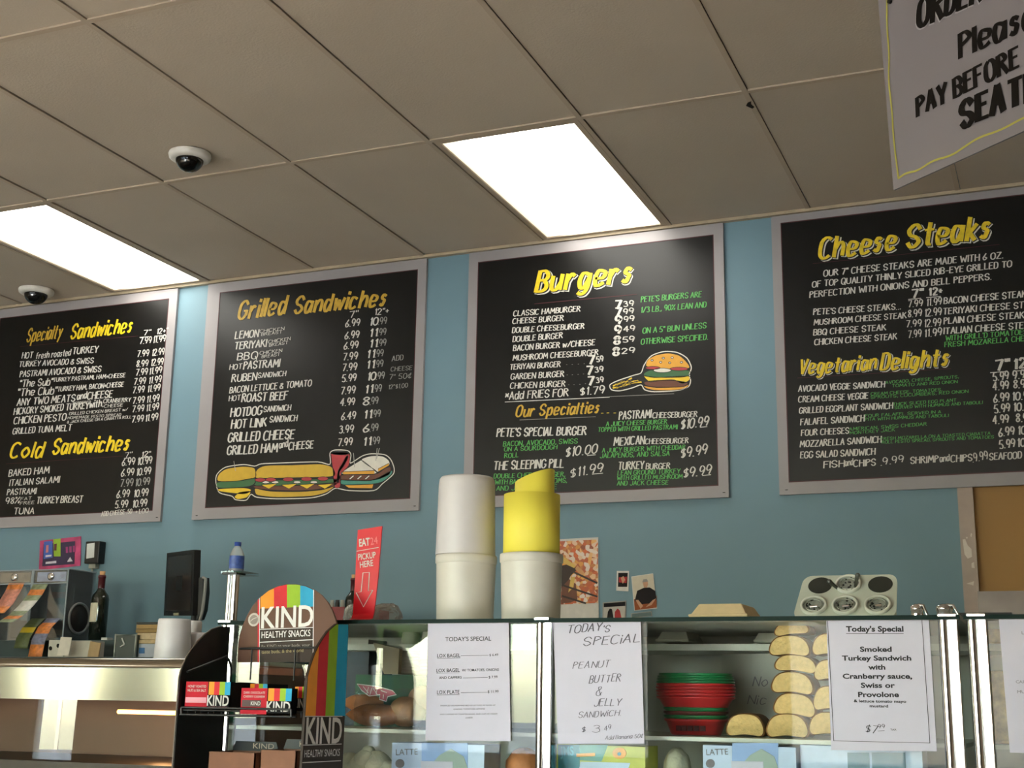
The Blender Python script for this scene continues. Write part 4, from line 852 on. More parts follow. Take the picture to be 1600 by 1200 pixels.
def rrect(x0, y0, x1, y1, rx, ry, n=6):
    o = []
    for cx_, cy_, a0_ in ((x1-rx, y0+ry, -90), (x1-rx, y1-ry, 0), (x0+rx, y1-ry, 90), (x0+rx, y0+ry, 180)):
        for i in range(n+1):
            a = math.radians(a0_+90*i/n); o.append((cx_+rx*math.cos(a), cy_+ry*math.sin(a)))
    return o
def warp(x, y): return (x+(0.5-x)*0.06*y*1.2+0.02*y, y)
out = [tp(*warp(x, y)) for x, y in rrect(0, 0, 1.0, 1.0, 0.09, 0.17)]
m_tray = M('pale enamel tray', (196, 200, 186), 0.35, var=0.03)
q = MB(); q.slab(out, nn, 0.006, 0); q.build('tray_top', m_tray, r, bevel=0.002)
q = MB(); pr_ = [tp(0.06, 0.04, -0.001), tp(0.06, 0.92, -0.001), Vector((tp(0.06, 0.92).x, tp(0.06, 0.92, -0.001).y+0.0, TZ+0.001)), Vector((tp(0.06, 0).x, tp(0.06, 0.04).y, TZ+0.001))]
q.slab(pr_, (1, 0, 0), Wt*0.9); q.build('wedge_base', m_tray, r)
m_hole = M('dark recess', (44, 46, 40), 0.6); m_ram = M('ramekin white', (214, 216, 204), 0.4); m_seed = M('dark seeds', (34, 32, 30), 0.8); m_sugar = M('grey topping', (142, 144, 136), 0.8, var=0.2, scale=120)
def ring(mb, cx_, cy_, R_, r_, z0, z1, mi=0, n=32):
    c = tp(*warp(cx_, cy_)); vs = []; fs = []
    for i in range(n):
        a = 2*math.pi*i/n; d = ex*math.cos(a)+ey*math.sin(a)
        for rr, z in ((R_, z0), (R_, z1), (r_, z1), (r_, z0)): vs.append(c+d*rr+nn*z)
    for i in range(n):
        j = (i+1) % n
        for s in range(3): fs.append((i*4+s, j*4+s, j*4+s+1, i*4+s+1))
    mb.add(vs, fs, mi, True)
def disc(mb, cx_, cy_, R_, z, mi=0, n=28):
    c = tp(*warp(cx_, cy_)); mb.poly([c+(ex*math.cos(2*math.pi*i/n)+ey*math.sin(2*math.pi*i/n))*R_+nn*z for i in range(n)], mi)
cells = [(0.185, 0.27), (0.50, 0.27), (0.82, 0.27), (0.20, 0.76), (0.50, 0.76), (0.83, 0.76)]
Rh = 0.115*Wt
q = MB()
for i in (3, 5): disc(q, *cells[i], Rh*1.05, 0.0068)
q.build('empty_hole', m_hole, r)
for i, lab in ((0, 'white ramekin with seeds in the lower left hole of the condiment tray'), (1, 'white ramekin with seeds in the lower middle hole of the condiment tray'), (2, 'white ramekin with seeds in the lower right hole of the condiment tray'), (4, 'white ramekin holding two spoons in the upper middle hole of the condiment tray')):
    cx_, cy_ = cells[i]; c = tp(*warp(cx_, cy_)); ro = thing('ramekin', lab, 'ramekin', c, 'ramekins in the condiment tray')
    q = MB(); ring(q, cx_, cy_, Rh*1.12, Rh*0.93, 0.0065, 0.014); ring(q, cx_, cy_, Rh*0.93, Rh*0.70, 0.012, 0.0072); q.build('bowl', m_ram, ro)
    q = MB(); disc(q, cx_, cy_, Rh*0.93, 0.0080); q.build('topping', m_sugar, ro)
    q = MB(); rnd = random.Random(i)
    for k in range(14):
        a = rnd.uniform(0, 6.28); d = Rh*0.85*math.sqrt(rnd.random()); q.ball(c+ex*d*math.cos(a)+ey*d*math.sin(a)+nn*0.009, 0.0024, 6, 0, 0.3)
    q.build('seeds', m_seed, ro)
    if i == 4:
        for u0, v0, u1, v1 in ((1296, 909, 1312, 922), (1340, 899, 1336, 917)):
            A = at(u0, v0, c.y-0.035); B = at(u1, v1, c.y-0.012); q = MB(); q.tube([A, A.lerp(B, 0.4), B], [0.0055, 0.0045, 0.003], 8); q.ball(A, 0.0062, 10); q.build('spoon', M('dull spoon steel', (96, 98, 92), 0.35, 0.7), ro)
    else:
        q = MB(); p = c+nn*0.011-ey*Rh*0.25; q.tube([p+ex*(-0.008+0.002*i), p+ex*0.009+ey*0.002], 0.004, 8); q.build('scoop', m_chrome, ro)
for u, w, lab in ((1433, 26, 'small chrome lidded jar right of the condiment tray'), (1476, 34, 'larger chrome lidded jar above the right chrome post')):
    y = 3.1; c = at(u, 962, y); k = mpp(u, 950, y); R_ = w*k*0.42; r = thing('condiment_jar', lab, 'jar', (c.x, y, TZ), 'chrome jars on the case top')
    zt = at(u, 944, y).z-TZ
    q = MB(); q.lathe([(R_*0.8, 0), (R_*0.86, zt*0.35), (R_*0.82, zt*0.55), (R_*0.9, zt*0.6), (R_*0.9, zt*0.85), (R_*0.4, zt), (0, zt)], (c.x, y, TZ), 28); q.build('jar_body', m_chrome, r)
    q = MB(); q.tube([(c.x+R_*0.3, y-0.005, TZ+zt*0.95), (c.x+R_*1.0, y-0.012, TZ+zt*0.9), (c.x+R_*1.35, y-0.015, TZ+zt*0.45), (c.x+R_*1.5, y-0.015, TZ+zt*0.25)], 0.003, 8); q.build('handle', m_chrome, r)

# red pick-up sign on the case top
r = thing('counter_sign', 'tall red EAT24 pickup sign with an arrow, standing on the case top', 'sign', (at(568, 966, 2.99).x, 2.99, TZ))
q = MB(); ys = 2.99; L_ = []; R__ = []
ptsL = [(559, 828), (557, 860), (555, 900), (552.5, 940), (551, 960)]; ptsR = [(597, 822), (594, 860), (591, 900), (586.5, 940), (584, 958)]
A = [at(u, v, ys) for u, v in ptsL]; B = [at(u, v, ys) for u, v in ptsR]
for i, (dy, dz) in enumerate(((-0.006, 0.55), (-0.018, 0.2), (-0.04, 0.04))):
    za = TZ+0.002+(A[4].z-TZ-0.002)*dz*0.6; A.append(Vector((A[4].x, ys+dy, za))); B.append(Vector((B[4].x, ys+dy, za)))
m = len(A); o1 = Vector((0, -0.0, 0)); nrm = Vector((0.05, 1, 0)).normalized()*0.003
vs = A+B+[p+nrm for p in A]+[p+nrm for p in B]
fs = [(i, i+1, m+i+1, m+i) for i in range(m-1)]+[(2*m+i, 3*m+i, 3*m+i+1, 2*m+i+1) for i in range(m-1)]+[(i, 2*m+i, 2*m+i+1, i+1) for i in range(m-1)]+[(m+i, m+i+1, 3*m+i+1, 3*m+i) for i in range(m-1)]+[(0, m, 3*m, 2*m), (m-1, 3*m-1, 4*m-1, 2*m-1)]
q.add(vs, fs); q.build('panel', M('glossy red acrylic', (204, 20, 34), 0.35, var=0.02, spec=0.25), r)
q = MB()
def pe(x, y): return at(250+x/3, 800+y/3, ys-0.0005)
k = mpp(575, 880, ys)/3
printed(q, 'EAT', pe(934, 162), pe(984, 155), 34*k, bold=0.03); printed(q, '24', pe(988, 155), pe(1022, 148), 34*k, mi=1, bold=-0.0)
stroke(q, [pe(922, 184), pe(1025, 166)], 3*k, 0, 0.0005)
printed(q, 'PICKUP', pe(930, 226), pe(1012, 214), 28*k, bold=0.015); printed(q, 'HERE', pe(938, 262), pe(1000, 252), 28*k, bold=0.015)
stroke(q, [pe(*p) for p in ((952, 285), (982, 283), (977, 370), (998, 366), (954, 445), (920, 378), (943, 374))], 4.5*k, 0, 0.0005, True)
q.build('sign_print', [m_white, M('pale red print', (226, 110, 112), 0.4)], r)
# plastic bag behind it, small jars, bottle on the back shelf come later
q = MB(); rnd = random.Random(2); c = at(598, 956, 3.12); k = mpp(598, 956, 3.12)
q.ball(Vector((c.x, 3.14, TZ+0.026)), 1, 18, 0, 0.08, (26*k, 0.05, 0.03), z0=-0.024); tag(q.build('plastic_bag', glass('cloudy bag film', (236, 236, 230), 1.4, 0.1, bump=0.6, bscale=40, haze=0.18)), 'cloudy plastic bag on the case top right of the red sign', 'bag')
q = MB(); c = at(556, 956, 3.2); q.ball(Vector((at(541, 950, 3.2).x, 3.25, TZ+0.03)), 1, 18, 0, 0.06, (15*k, 0.05, 0.034), z0=-0.03)
tag(q.build('plastic_bag', MATS['cloudy bag film']), 'cloudy plastic bag on the case top left of the red sign', 'bag')

# ------------------------------------------------------------------ things between the two cases
r = thing('slicer', 'white and black machine standing behind the gap between the two cases', 'machine', (at(1512, 1100, 3.4).x, 3.4, 0))
q = MB(); a, c = at(1480, 985, 3.36), at(1535, 985, 3.36); q.box((a.x-0.03, 3.82, 0), (c.x+0.05, 4.0, 1.16)); q.build('housing', M('machine enamel', (206, 196, 194), 0.4), r, bevel=0.01)
q = MB(); q.box((a.x-0.05, 3.81, 1.161), (c.x+0.05, 4.0, 1.25)); q.build('lid', m_black, r)
c = at(1516, 1080, 3.72); q = MB(); q.ball(c, 1, 18, 0, 0, (0.022, 0.03, 0.052)); q.tube([c, at(1524, 1130, 3.72), at(1526, 1200, 3.72)], 0.012, 10); q.build('knob_arm', m_black, r)
c = at(1528, 1190, 3.71); q = MB(); q.lathe([(0.0, 0.05), (0.04, 0.045), (0.055, 0.0), (0.05, -0.06), (0.04, -0.3)], c, 24); q.build('bowl', m_chrome, r)
c = at(1504, 998, 3.80); q = MB(); q.tube([c+Vector((0.012*math.cos(a), -0.0, 0.012*math.sin(a))) for a in [i*0.5 for i in range(10)]], 0.003, 6); q.build('hook', m_black, r)
# goods behind the partly hidden sheet of the second case
for u, v, w, h, mm, lab in ((1552, 985, 30, 40, M('mustard pack', (180, 146, 84), 0.5, var=0.3, scale=60), 'mustard coloured pack at the top left of the second case'), (1558, 1060, 24, 24, MATS['mustard pack'], 'mustard coloured pack in the middle of the second case')):
    y = 3.1; c = at(u, v, y); k = mpp(u, v, y); q = MB(); zlo = SZ if v > 1020 else UZ
    yy = y if v > 1020 else 3.3; c = at(u, v, yy); k = mpp(u, v, yy)
    q.box((c.x-w*k/2, yy, zlo), (c.x+w*k, yy+0.08, c.z+h*k/2)); tag(q.build('snack_pack', mm, bevel=0.006), lab, 'pack')

# ================================================================== hot food cabinet on the left
zt = at(150, 1028, 3.0).z; xa, xb = -5.2, at(300, 1060, Gf).x+0.02
z1 = at(150, 1094, 2.90).z; z2 = at(150, 1151, 2.95).z
r = thing('hot_food_cabinet', 'long stainless hot food cabinet with a curved glass front, bottom left', 'food warmer', ((xa+xb)/2, 3.1, 0))
prof = [(3.5, zt-0.012), (3.5, zt), (3.02, zt)]
for i in range(9):
    t_ = math.pi/2*i/8; prof.append((2.990-0.028*math.sin(t_), zt-0.028+0.028*math.cos(t_)))
prof += [(2.962, zt-0.045), (2.962, z1)]
pr2 = prof+[(prof[-1][0]+0.012, z1), (2.965, zt-0.03), (3.02, zt-0.012)]
q = MB(); m = len(pr2)
q.add([(xa, y, z) for y, z in pr2]+[(xb, y, z) for y, z in pr2], [(i, m+i, m+(i+1) % m, (i+1) % m) for i in range(m)], 0, False)
for i in range(3, 11): q.s[i] = True
q.add([(xa, y, z) for y, z in pr2]+[(xb, y, z) for y, z in pr2], [list(range(m)), list(range(2*m-1, m-1, -1))], 0)
q.build('steel_canopy', m_steel, r)
yg = prof[-1][0]+0.002
q = MB(); pg = [(yg-0.004*math.sin(i/6*1.5), z1-(z1-0.62)*i/6) for i in range(7)]
q.add([(xa, y, z) for y, z in pg]+[(xb, y, z) for y, z in pg], [(i, 7+i, 8+i, i+1) for i in range(6)], 0, True); q.build('curved_glass', m_glass, r)
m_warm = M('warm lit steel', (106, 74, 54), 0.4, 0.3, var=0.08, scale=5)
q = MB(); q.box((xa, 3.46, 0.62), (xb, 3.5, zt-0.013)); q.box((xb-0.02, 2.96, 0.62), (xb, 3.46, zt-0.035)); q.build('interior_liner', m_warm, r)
q = MB(); q.box((xa, 2.94, 0), (xb, 3.5, 0.62)); q.build('base', m_steel, r)
q = MB(); q.box((xa, 3.0, z2-0.10), (xb-0.03, 3.44, z2-0.07)); q.build('food_shelf', M('dark pan steel', (62, 54, 48), 0.4, 0.5), r)
la = at(185, 1112, 3.2); q = MB(); q.tube([(xb-0.06, 3.2, la.z), (la.x, 3.2, la.z)], 0.006, 10)
q.build('heat_lamp', M('glowing heating rod', (255, 180, 90), 0.5, emit=(255, 170, 84), est=HEAT), r)
hl = bpy.data.lights.new('heat_glow', 'POINT'); hl.energy = HEATW; hl.color = (1, 0.5, 0.2); hl.shadow_soft_size = 0.03
ho = bpy.data.objects.new('heat_glow', hl); COL.objects.link(ho); ho.location = (la.x+0.15, 3.22, la.z-0.03)
# tubs on the cabinet
for u0, u1, u2, u3, vt, vb, y, lab in ((244, 294, 250, 294, 967, 1026, 3.12, 'upturned white tub on the hot cabinet, left of the snack rack'), (287, 322, 294, 318, 988, 1026, 3.2, 'short white tub on the hot cabinet, half behind the snack rack')):
    a, c = at(u0, vb, y), at(u1, vb, y); Rb = (c.x-a.x)/2*0.93; Rt = Rb*0.90; h = at((u0+u1)/2, vt, y).z-zt
    rr = thing('plastic_tub', lab, 'tub', ((a.x+c.x)/2, y, zt), 'white tubs on the hot cabinet')
    q = MB(); q.lathe([(Rb, 0.0), (Rb*0.985, h*0.3), (Rt, h-0.006), (Rt*0.97, h-0.001), (0, h)], ((a.x+c.x)/2, y, zt), 40); q.build('tub_body', m_tub, rr)
    q = MB(); q.lathe([(Rb, 0.0), (Rb*1.04, 0.001), (Rb*1.04, 0.004), (Rb, 0.005)], ((a.x+c.x)/2, y, zt), 40, cap=False); q.build('rim', m_tub, rr)
q = MB(); c = at(303, 983, 3.25); q.lathe([(0.022, 0), (0.022, 0.03), (0.02, 0.034), (0, 0.034)], (c.x, 3.25, at(303, 989, 3.25).z), 24)
q.lathe([(0.012, 0), (0.012, 0.08)], (c.x, 3.25, at(303, 989, 3.25).z-0.08), 16)
q.lathe([(0.02, 0.0), (0.02, 0.004)], (c.x, 3.25, zt), 16); q.lathe([(0.012, 0.0), (0.012, at(303, 989, 3.25).z-zt)], (c.x, 3.25, zt), 16)
tag(q.build('pump_cap', m_tub), 'small white pump cap peeking over the short tub', 'dispenser')

# ================================================================== snack rack
yR, yF = 2.86, 2.60
xr_ = at(545, 975, yR).x; xl_ = at(360, 978, yR).x
m_brown = M('chocolate card', (104, 74, 58), 0.5, var=0.03, scale=6, spec=0.2); m_dbrown = M('dark brown card', (58, 45, 36), 0.5, spec=0.2)
m_blk = M('black rack card', (13, 11, 10), 0.45); m_wire = M('black wire', (18, 17, 17), 0.35)
st_c = [M('stripe orange', (236, 148, 42), 0.5, spec=0.2), M('stripe red', (206, 42, 50), 0.5, spec=0.2), M('stripe green', (148, 184, 44), 0.5, spec=0.2), M('stripe blue', (44, 158, 196), 0.5, spec=0.2)]
ZB = 0.002                                            # the rack goes on below the picture down to its base
rack = thing('snack_rack', 'black wire snack rack with an arched brown KIND header and striped side panel', 'display rack', ((xl_+xr_)/2, (yR+yF)/2, ZB))
def c2(x, y): return (270+x/3.872, 890+y/3.872)
# right side panel
def RX(x, y, d=0.0): u, v = c2(x, y); return atx(u, v, xr_+d)
cur = [(990, 328), (940, 370), (910, 412), (880, 462), (858, 510), (840, 560), (826, 605), (815, 650), (811, 700), (808, 750), (804, 820), (800, 890), (790, 1050), (780, 1200)]
f0 = RX(*cur[-1]); rear_y = yR
outl = [RX(1065, 328)]+[RX(*p) for p in cur]
outl[0].y = rear_y
outl += [Vector((xr_, f0.y, ZB)), Vector((xr_, rear_y, ZB))]
rp = MB(); rp.slab(outl, (-1, 0, 0), 0.006); rp = rp.build('side_panel', m_dbrown, rack); rp['label'] = 'striped right side panel'
ys_ = [RX(*c2i).y for c2i in ((800, 886), (862, 886), (921, 886), (975, 886), (1022, 886))]; ys_[0] = min(p.y for p in outl); ys_[-1] = rear_y
zst = RX(910, 886).z
def front_z(y):
    pts = [RX(*p) for p in cur]; pts = [Vector((xr_, rear_y, outl[0].z))]+pts
    for i in range(len(pts)-1):
        a, c = pts[i], pts[i+1]
        if a.y >= y >= c.y: return a.z+(c.z-a.z)*((a.y-y)/max(a.y-c.y, 1e-6))
    return pts[-1].z
q = MB()
yy0 = RX(800, 886).y
for i in range(4):
    a, c = max(ys_[i], yy0), ys_[i+1]; n_ = 14
    top = [Vector((xr_, a+(c-a)*j/n_, max(front_z(a+(c-a)*j/n_)-0.0015, zst))) for j in range(n_+1)]
    bot = [Vector((xr_, a+(c-a)*j/n_, zst)) for j in range(n_+1)]
    q.add([p+Vector((0.0008, 0, 0)) for p in bot+top], [(j, j+1, n_+1+j+1, n_+1+j) for j in range(n_)], i)
q.build('stripes', st_c, rp)
q = MB(); nx_ = (1, 0, 0)
def rk(x, y): return RX(x, y, 0.0004)
k = (RX(900, 1000)-RX(900, 900)).length/100
q2 = [rk(790, 1052), rk(1020, 1046)]
printed(q, 'KIND', rk(800, 1052), rk(1018, 1046), 150*k, n=nx_, bold=0.02, off=0.0008)
for a, c in (((798, 888), (1025, 888)), ((786, 1062), (1020, 1055)), ((782, 1168), (1016, 1156))): stroke(q, [rk(*a), rk(*c)], 5*k, 0, 0.0008, n=nx_)
printed(q, 'HEALTHY SNACKS', rk(794, 1136), rk(1008, 1126), 42*k, n=nx_, off=0.0008)
q.build('side_print', M('cream print', (224, 214, 204), 0.5), rp)
# left side panel
def LX(x, y): u, v = c2(x, y); return atx(u, v, xl_)
lc = [(330, 343), (290, 345), (240, 362), (200, 392), (155, 435), (120, 482), (92, 525), (70, 570), (55, 610), (45, 650), (40, 720), (30, 850), (5, 1200)]
lo_ = [LX(*p) for p in lc]; lo_[0].y = yR
lo_ += [Vector((xl_, lo_[-1].y, ZB)), Vector((xl_, yR, ZB))]
q = MB(); q.slab(lo_, (-1, 0, 0), 0.006, 0); lp = q.build('side_panel', m_blk, rack); lp['label'] = 'black left side panel'
q = MB(); q.tube([p+Vector((-0.003, -0.001, 0)) for p in lo_[1:-1]], 0.0018, 6); q.build('edge_trim', M('rack edge', (120, 108, 98), 0.4), lp)
# header
yh = yR-0.01
def HD(x, y, d=0.0): u, v = c2(x, y); return at(u, v, yh-d)
hc = [(392, 560), (394, 480), (402, 410), (420, 345), (448, 280), (484, 218), (530, 165), (580, 125), (635, 100), (690, 88), (745, 88), (800, 97), (855, 122), (900, 155), (938, 200), (966, 250), (985, 305), (994, 345), (996, 420), (994, 520), (992, 560)]
hd = MB(); hd.slab([HD(*p) for p in hc], (0, 1, 0), 0.006); hd = hd.build('header_card', m_brown, rack)
def archz(x):
    for i in range(len(hc)-1):
        a, c = hc[i], hc[i+1]
        if a[0] <= x <= c[0]: return a[1]+(c[1]-a[1])*(x-a[0])/max(c[0]-a[0], 1e-6)
    return 100
q = MB()
for i, (a, c) in enumerate(((530, 612), (612, 691), (691, 771), (771, 855))):
    top = [(a+(c-a)*j/8, archz(a+(c-a)*j/8)+3) for j in range(9)]
    q.poly([HD(*p, 0.0008) for p in [(a, 236-(a-530)*0.04), (c, 236-(c-530)*0.04)]+top[::-1]], i)
q.poly([HD(*p, 0.0006) for p in ((513, 185), (524, 175), (524, 560), (513, 560))], 1)
q.build('header_stripes', st_c, hd)
q = MB(); k = mpp(455, 950, yh)/3.872
q.poly([HD(*p, 0.0006) for p in ((524, 360), (852, 350), (850, 560), (524, 560))], 1)
printed(q, 'KIND', HD(534, 353, 0.001), HD(850, 341, 0.001), 122*k, bold=0.018)
printed(q, 'HEALTHY SNACKS', HD(537, 415, 0.001), HD(833, 402, 0.001), 38*k, bold=0.005)
printed(q, 'Be KIND to your body, your', HD(537, 474, 0.001), HD(830, 464, 0.001), 18*k, mi=2); printed(q, 'taste buds, & the world', HD(537, 509, 0.001), HD(790, 498, 0.001), 20*k, mi=3)
for a, c, w_ in (((853, 122), (850, 560), 5), ((526, 172), (526, 560), 4), ((526, 362), (852, 350), 4), ((526, 440), (850, 424), 4)): stroke(q, [HD(*a), HD(*c)], w_*k, 0, 0.0012)
q.build('header_print', [M('header white print', (232, 226, 220), 0.4), m_dbrown, M('header grey print', (150, 140, 126), 0.4), M('header gold print', (170, 150, 96), 0.4)], hd)
q = MB(); c = HD(492, 303, 0.0); R_ = 41*k
q.slab([c+Vector((math.cos(2*math.pi*i/48), 0, math.sin(2*math.pi*i/48)))*R_*(1 if i % 2 else 0.95) for i in range(48)], (0, -1, 0), 0.0015, 0); q.slab([c+Vector((math.cos(2*math.pi*i/32), 0, math.sin(2*math.pi*i/32)))*R_*0.7 for i in range(32)], (0, -1, 0), 0.002, 1)
stroke(q, [c+Vector((-0.55*R_, 0, -0.25*R_)), c+Vector((-0.1*R_, 0, 0.1*R_)), c+Vector((0.5*R_, 0, 0.3*R_))], 0.12*R_, 0, 0.0025)
q.build('seal', [M('silver seal', (186, 172, 158), 0.35), M('seal centre', (128, 114, 102), 0.4)], hd)
# wire frame and shelves
def wire(pts, rr=0.0035): return [Vector(p) for p in pts], rr
q = MB(); a = at(*c2(405, 478), yR-0.02); c = at(*c2(868, 472), yR-0.02)
q.tube([a, c], 0.003, 6)
for uu in (480, 742): p = at(*c2(uu, 478), yR-0.02); q.tube([p, Vector((p.x, p.y, p.z-0.075))], 0.002, 6)
pA = atx(*c2(88, 618), xl_+0.004); pB = atx(*c2(325, 525), xl_+0.004); q.tube([pA, pB, pB+Vector((0, 0.012, -0.008)), Vector((xl_+0.008, pB.y+0.018, pB.z-0.03)), Vector((xl_+0.008, pB.y+0.018, ZB))], 0.003, 8)
rb = atx(*c2(812, 645), xr_-0.016); q.tube([Vector((xr_-0.01, rb.y+0.05, rb.z-0.003)), Vector((rb.x, rb.y+0.012, rb.z)), rb+Vector((0, -0.004, -0.012)), Vector((rb.x, rb.y-0.004, ZB))], 0.004, 8)
q.build('wire_frame', m_wire, rack)
yB = LX(72, 838).y-0.010
SHZ = at(*c2(300, 838), yB).z-0.003                  # wire shelf carrying the snack boxes
def wshelf(z, ya, yb_, lip):
    q = MB(); x0, x1 = xl_+0.004, xr_-0.012
    for y in (ya, yb_): q.tube([(x0, y, z), (x1, y, z)], 0.0028, 6)
    if lip: q.tube([(x0, ya, z+lip), (x1, ya, z+lip)], 0.0025, 6)
    for i in range(19):
        x = x0+(x1-x0)*i/18; q.tube([(x, ya, z), (x, yb_, z)], 0.0014, 5)
        if i % 2 == 0: q.tube([(x, ya, z-0.012), (x, ya, z+lip)], 0.0012, 5)
    q.build('wire_shelf', m_wire, rack)
wshelf(SHZ-0.003, yB-0.002, yR-0.03, 0.0)
bx_l = at(*c2(75, 870), yB).x
# snack boxes
m_bred = M('snack box red', (186, 34, 48), 0.6, spec=0.15); m_bblk = M('snack box black', (20, 18, 18), 0.6, spec=0.15); m_kraft = M('kraft board', (128, 84, 58), 0.7)
def sbox(name, x0, x1, yc, ztop, zbot, dep, lab, red_u, lines):
    """x0,x1 world; red_u: share of the front that is red"""
    xm_ = x0+(x1-x0)*red_u
    r_ = thing(name, lab, 'snack box', ((x0+x1)/2, yc+dep/2, zbot), 'snack boxes on the wire shelf')
    q = MB(); q.box((x0, yc, zbot), (x1, yc+dep, zbot+0.003), 2); t2 = 0.003
    q.box((x0, yc, zbot), (x1, yc+t2, ztop), 0); q.box((x0, yc+dep-t2, zbot), (x1, yc+dep, ztop), 0); q.box((x0, yc, zbot), (x0+t2, yc+dep, ztop), 0); q.box((x1-t2, yc, zbot), (x1, yc+dep, ztop), 0)
    q.box((x0+t2, yc+t2, ztop-0.012), (x1-t2, yc+dep-t2, ztop-0.01), 0)
    q.build('box_body', [m_bblk, m_bred, m_kraft], r_)
    q = MB(); h = ztop-zbot; w_ = x1-xm_
    def P(x, z): return Vector((x, yc-0.0005, z))
    if red_u > 0: q.poly([P(x0, zbot), P(xm_, zbot), P(xm_, ztop), P(x0, ztop)], 4)
    for i in range(4): q.poly([P(xm_+w_*(0.04+0.24*i), zbot+h*0.52), P(xm_+w_*(0.04+0.24*(i+1)), zbot+h*0.52), P(xm_+w_*(0.04+0.24*(i+1)), ztop), P(xm_+w_*(0.04+0.24*i), ztop)], i)
    printed(q, 'KIND', P(xm_+w_*0.0, zbot+h*0.13), P(xm_+w_*0.97, zbot+h*0.13), h*0.36, mi=5, off=0.0006, bold=0.02)
    if red_u > 0:
        wr = xm_-x0
        for j, s in enumerate(lines): printed(q, s, P(x0+wr*0.1, ztop-h*(0.22+0.15*j)), P(x0+wr*0.92, ztop-h*(0.22+0.15*j)), h*0.09, mi=5, off=0.0006)
        if lines and lines[0].startswith('HONEY'):
            q.poly([P(x0+wr*0.02, zbot+h*0.22)+Vector((0, -0.0006, 0)), P(xm_-wr*0.04, zbot+h*0.22)+Vector((0, -0.0006, 0)), P(xm_-wr*0.04, zbot+h*0.42)+Vector((0, -0.0006, 0)), P(x0+wr*0.02, zbot+h*0.42)+Vector((0, -0.0006, 0))], 6)
            printed(q, 'NUTS & SPICES', P(xm_+w_*0.05, zbot+h*0.03), P(xm_+w_*0.9, zbot+h*0.03), h*0.06, mi=6, off=0.0006)
        else:
            q.poly([P(x0+wr*0.05, zbot+h*0.28)+Vector((0, -0.0004, 0)), P(x0+wr*0.78, zbot+h*0.28)+Vector((0, -0.0004, 0)), P(x0+wr*0.78, zbot+h*0.54)+Vector((0, -0.0004, 0)), P(x0+wr*0.05, zbot+h*0.54)+Vector((0, -0.0004, 0))], 7)
            printed(q, 'KIND', P(x0+wr*0.4, zbot+h*0.34), P(x0+wr*0.76, zbot+h*0.34), h*0.15, mi=5, off=0.0010)
    q.build('box_print', st_c+[m_bred, m_white, M('pink band', (226, 150, 160), 0.5), M('dark print', (70, 34, 30), 0.5)], r_)
    return r_
yB1 = yB; a, c = at(*c2(72, 830), yB1), at(*c2(342, 830), yB1); zb_ = SHZ+0.0005; ztp = at(*c2(200, 678), yB1).z
sbox('snack_box', a.x, c.x, yB1, ztp, zb_, 0.10, 'red and black open snack box printed honey roasted nuts, left on the wire shelf', 0.50, ['HONEY ROASTED', 'NUTS & SEA SALT'])
a2, c2_ = at(*c2(358, 700), yB1+0.07), at(*c2(440, 700), yB1+0.07)
sbox('snack_box', c.x+0.006, c.x+0.055, yB1+0.07, at(*c2(380, 690), yB1+0.07).z, zb_, 0.09, 'narrow black striped snack box between the two red ones', 0.0, [])
yB2 = yB1-0.030; a, c = at(*c2(408, 870), yB2), at(*c2(714, 870), yB2); zb2 = at(*c2(560, 876), yB2).z
sbox('snack_box', a.x, c.x, yB2, at(*c2(560, 718), yB2).z, zb2, 0.024, 'red and black open snack box printed dark chocolate cherry cashew, middle of the wire shelf', 0.52, ['DARK CHOCOLATE', 'CHERRY CASHEW'])
a = at(*c2(732, 870), yB1+0.0); sbox('snack_box', max(at(*c2(728, 800), yB1+0.03).x, c.x-0.03)+0.0, xr_-0.012, yB1+0.03, at(*c2(760, 708), yB1+0.03).z, zb_, 0.10, 'black striped snack box at the right end of the wire shelf, mostly hidden', 0.0, [])
# front ledge that carries the second box
q = MB(); 
for y in (yB2-0.004, yB2+0.020): q.tube([(xl_+0.024, y, zb2-0.004), (xr_-0.02, y, zb2-0.004)], 0.003, 6)
for i in range(9): x = xl_+0.02+(xr_-xl_-0.05)*i/8; q.tube([(x, yB2-0.004, zb2-0.004), (x, yB2+0.026, zb2-0.004), (x, yB2+0.027, SHZ-0.003)], 0.0016, 5)
q.tube([(xl_+0.024, yB2-0.006, at(*c2(300, 838), yB2).z), (xr_-0.018, yB2-0.006, at(*c2(300, 838), yB2).z)], 0.0028, 6)
for s in (xl_+0.024, xr_-0.018): q.tube([(s, yB2-0.006, at(*c2(300, 838), yB2).z), (s, yB2-0.004, zb2-0.004)], 0.0028, 6)
q.build('front_ledge', m_wire, rack)
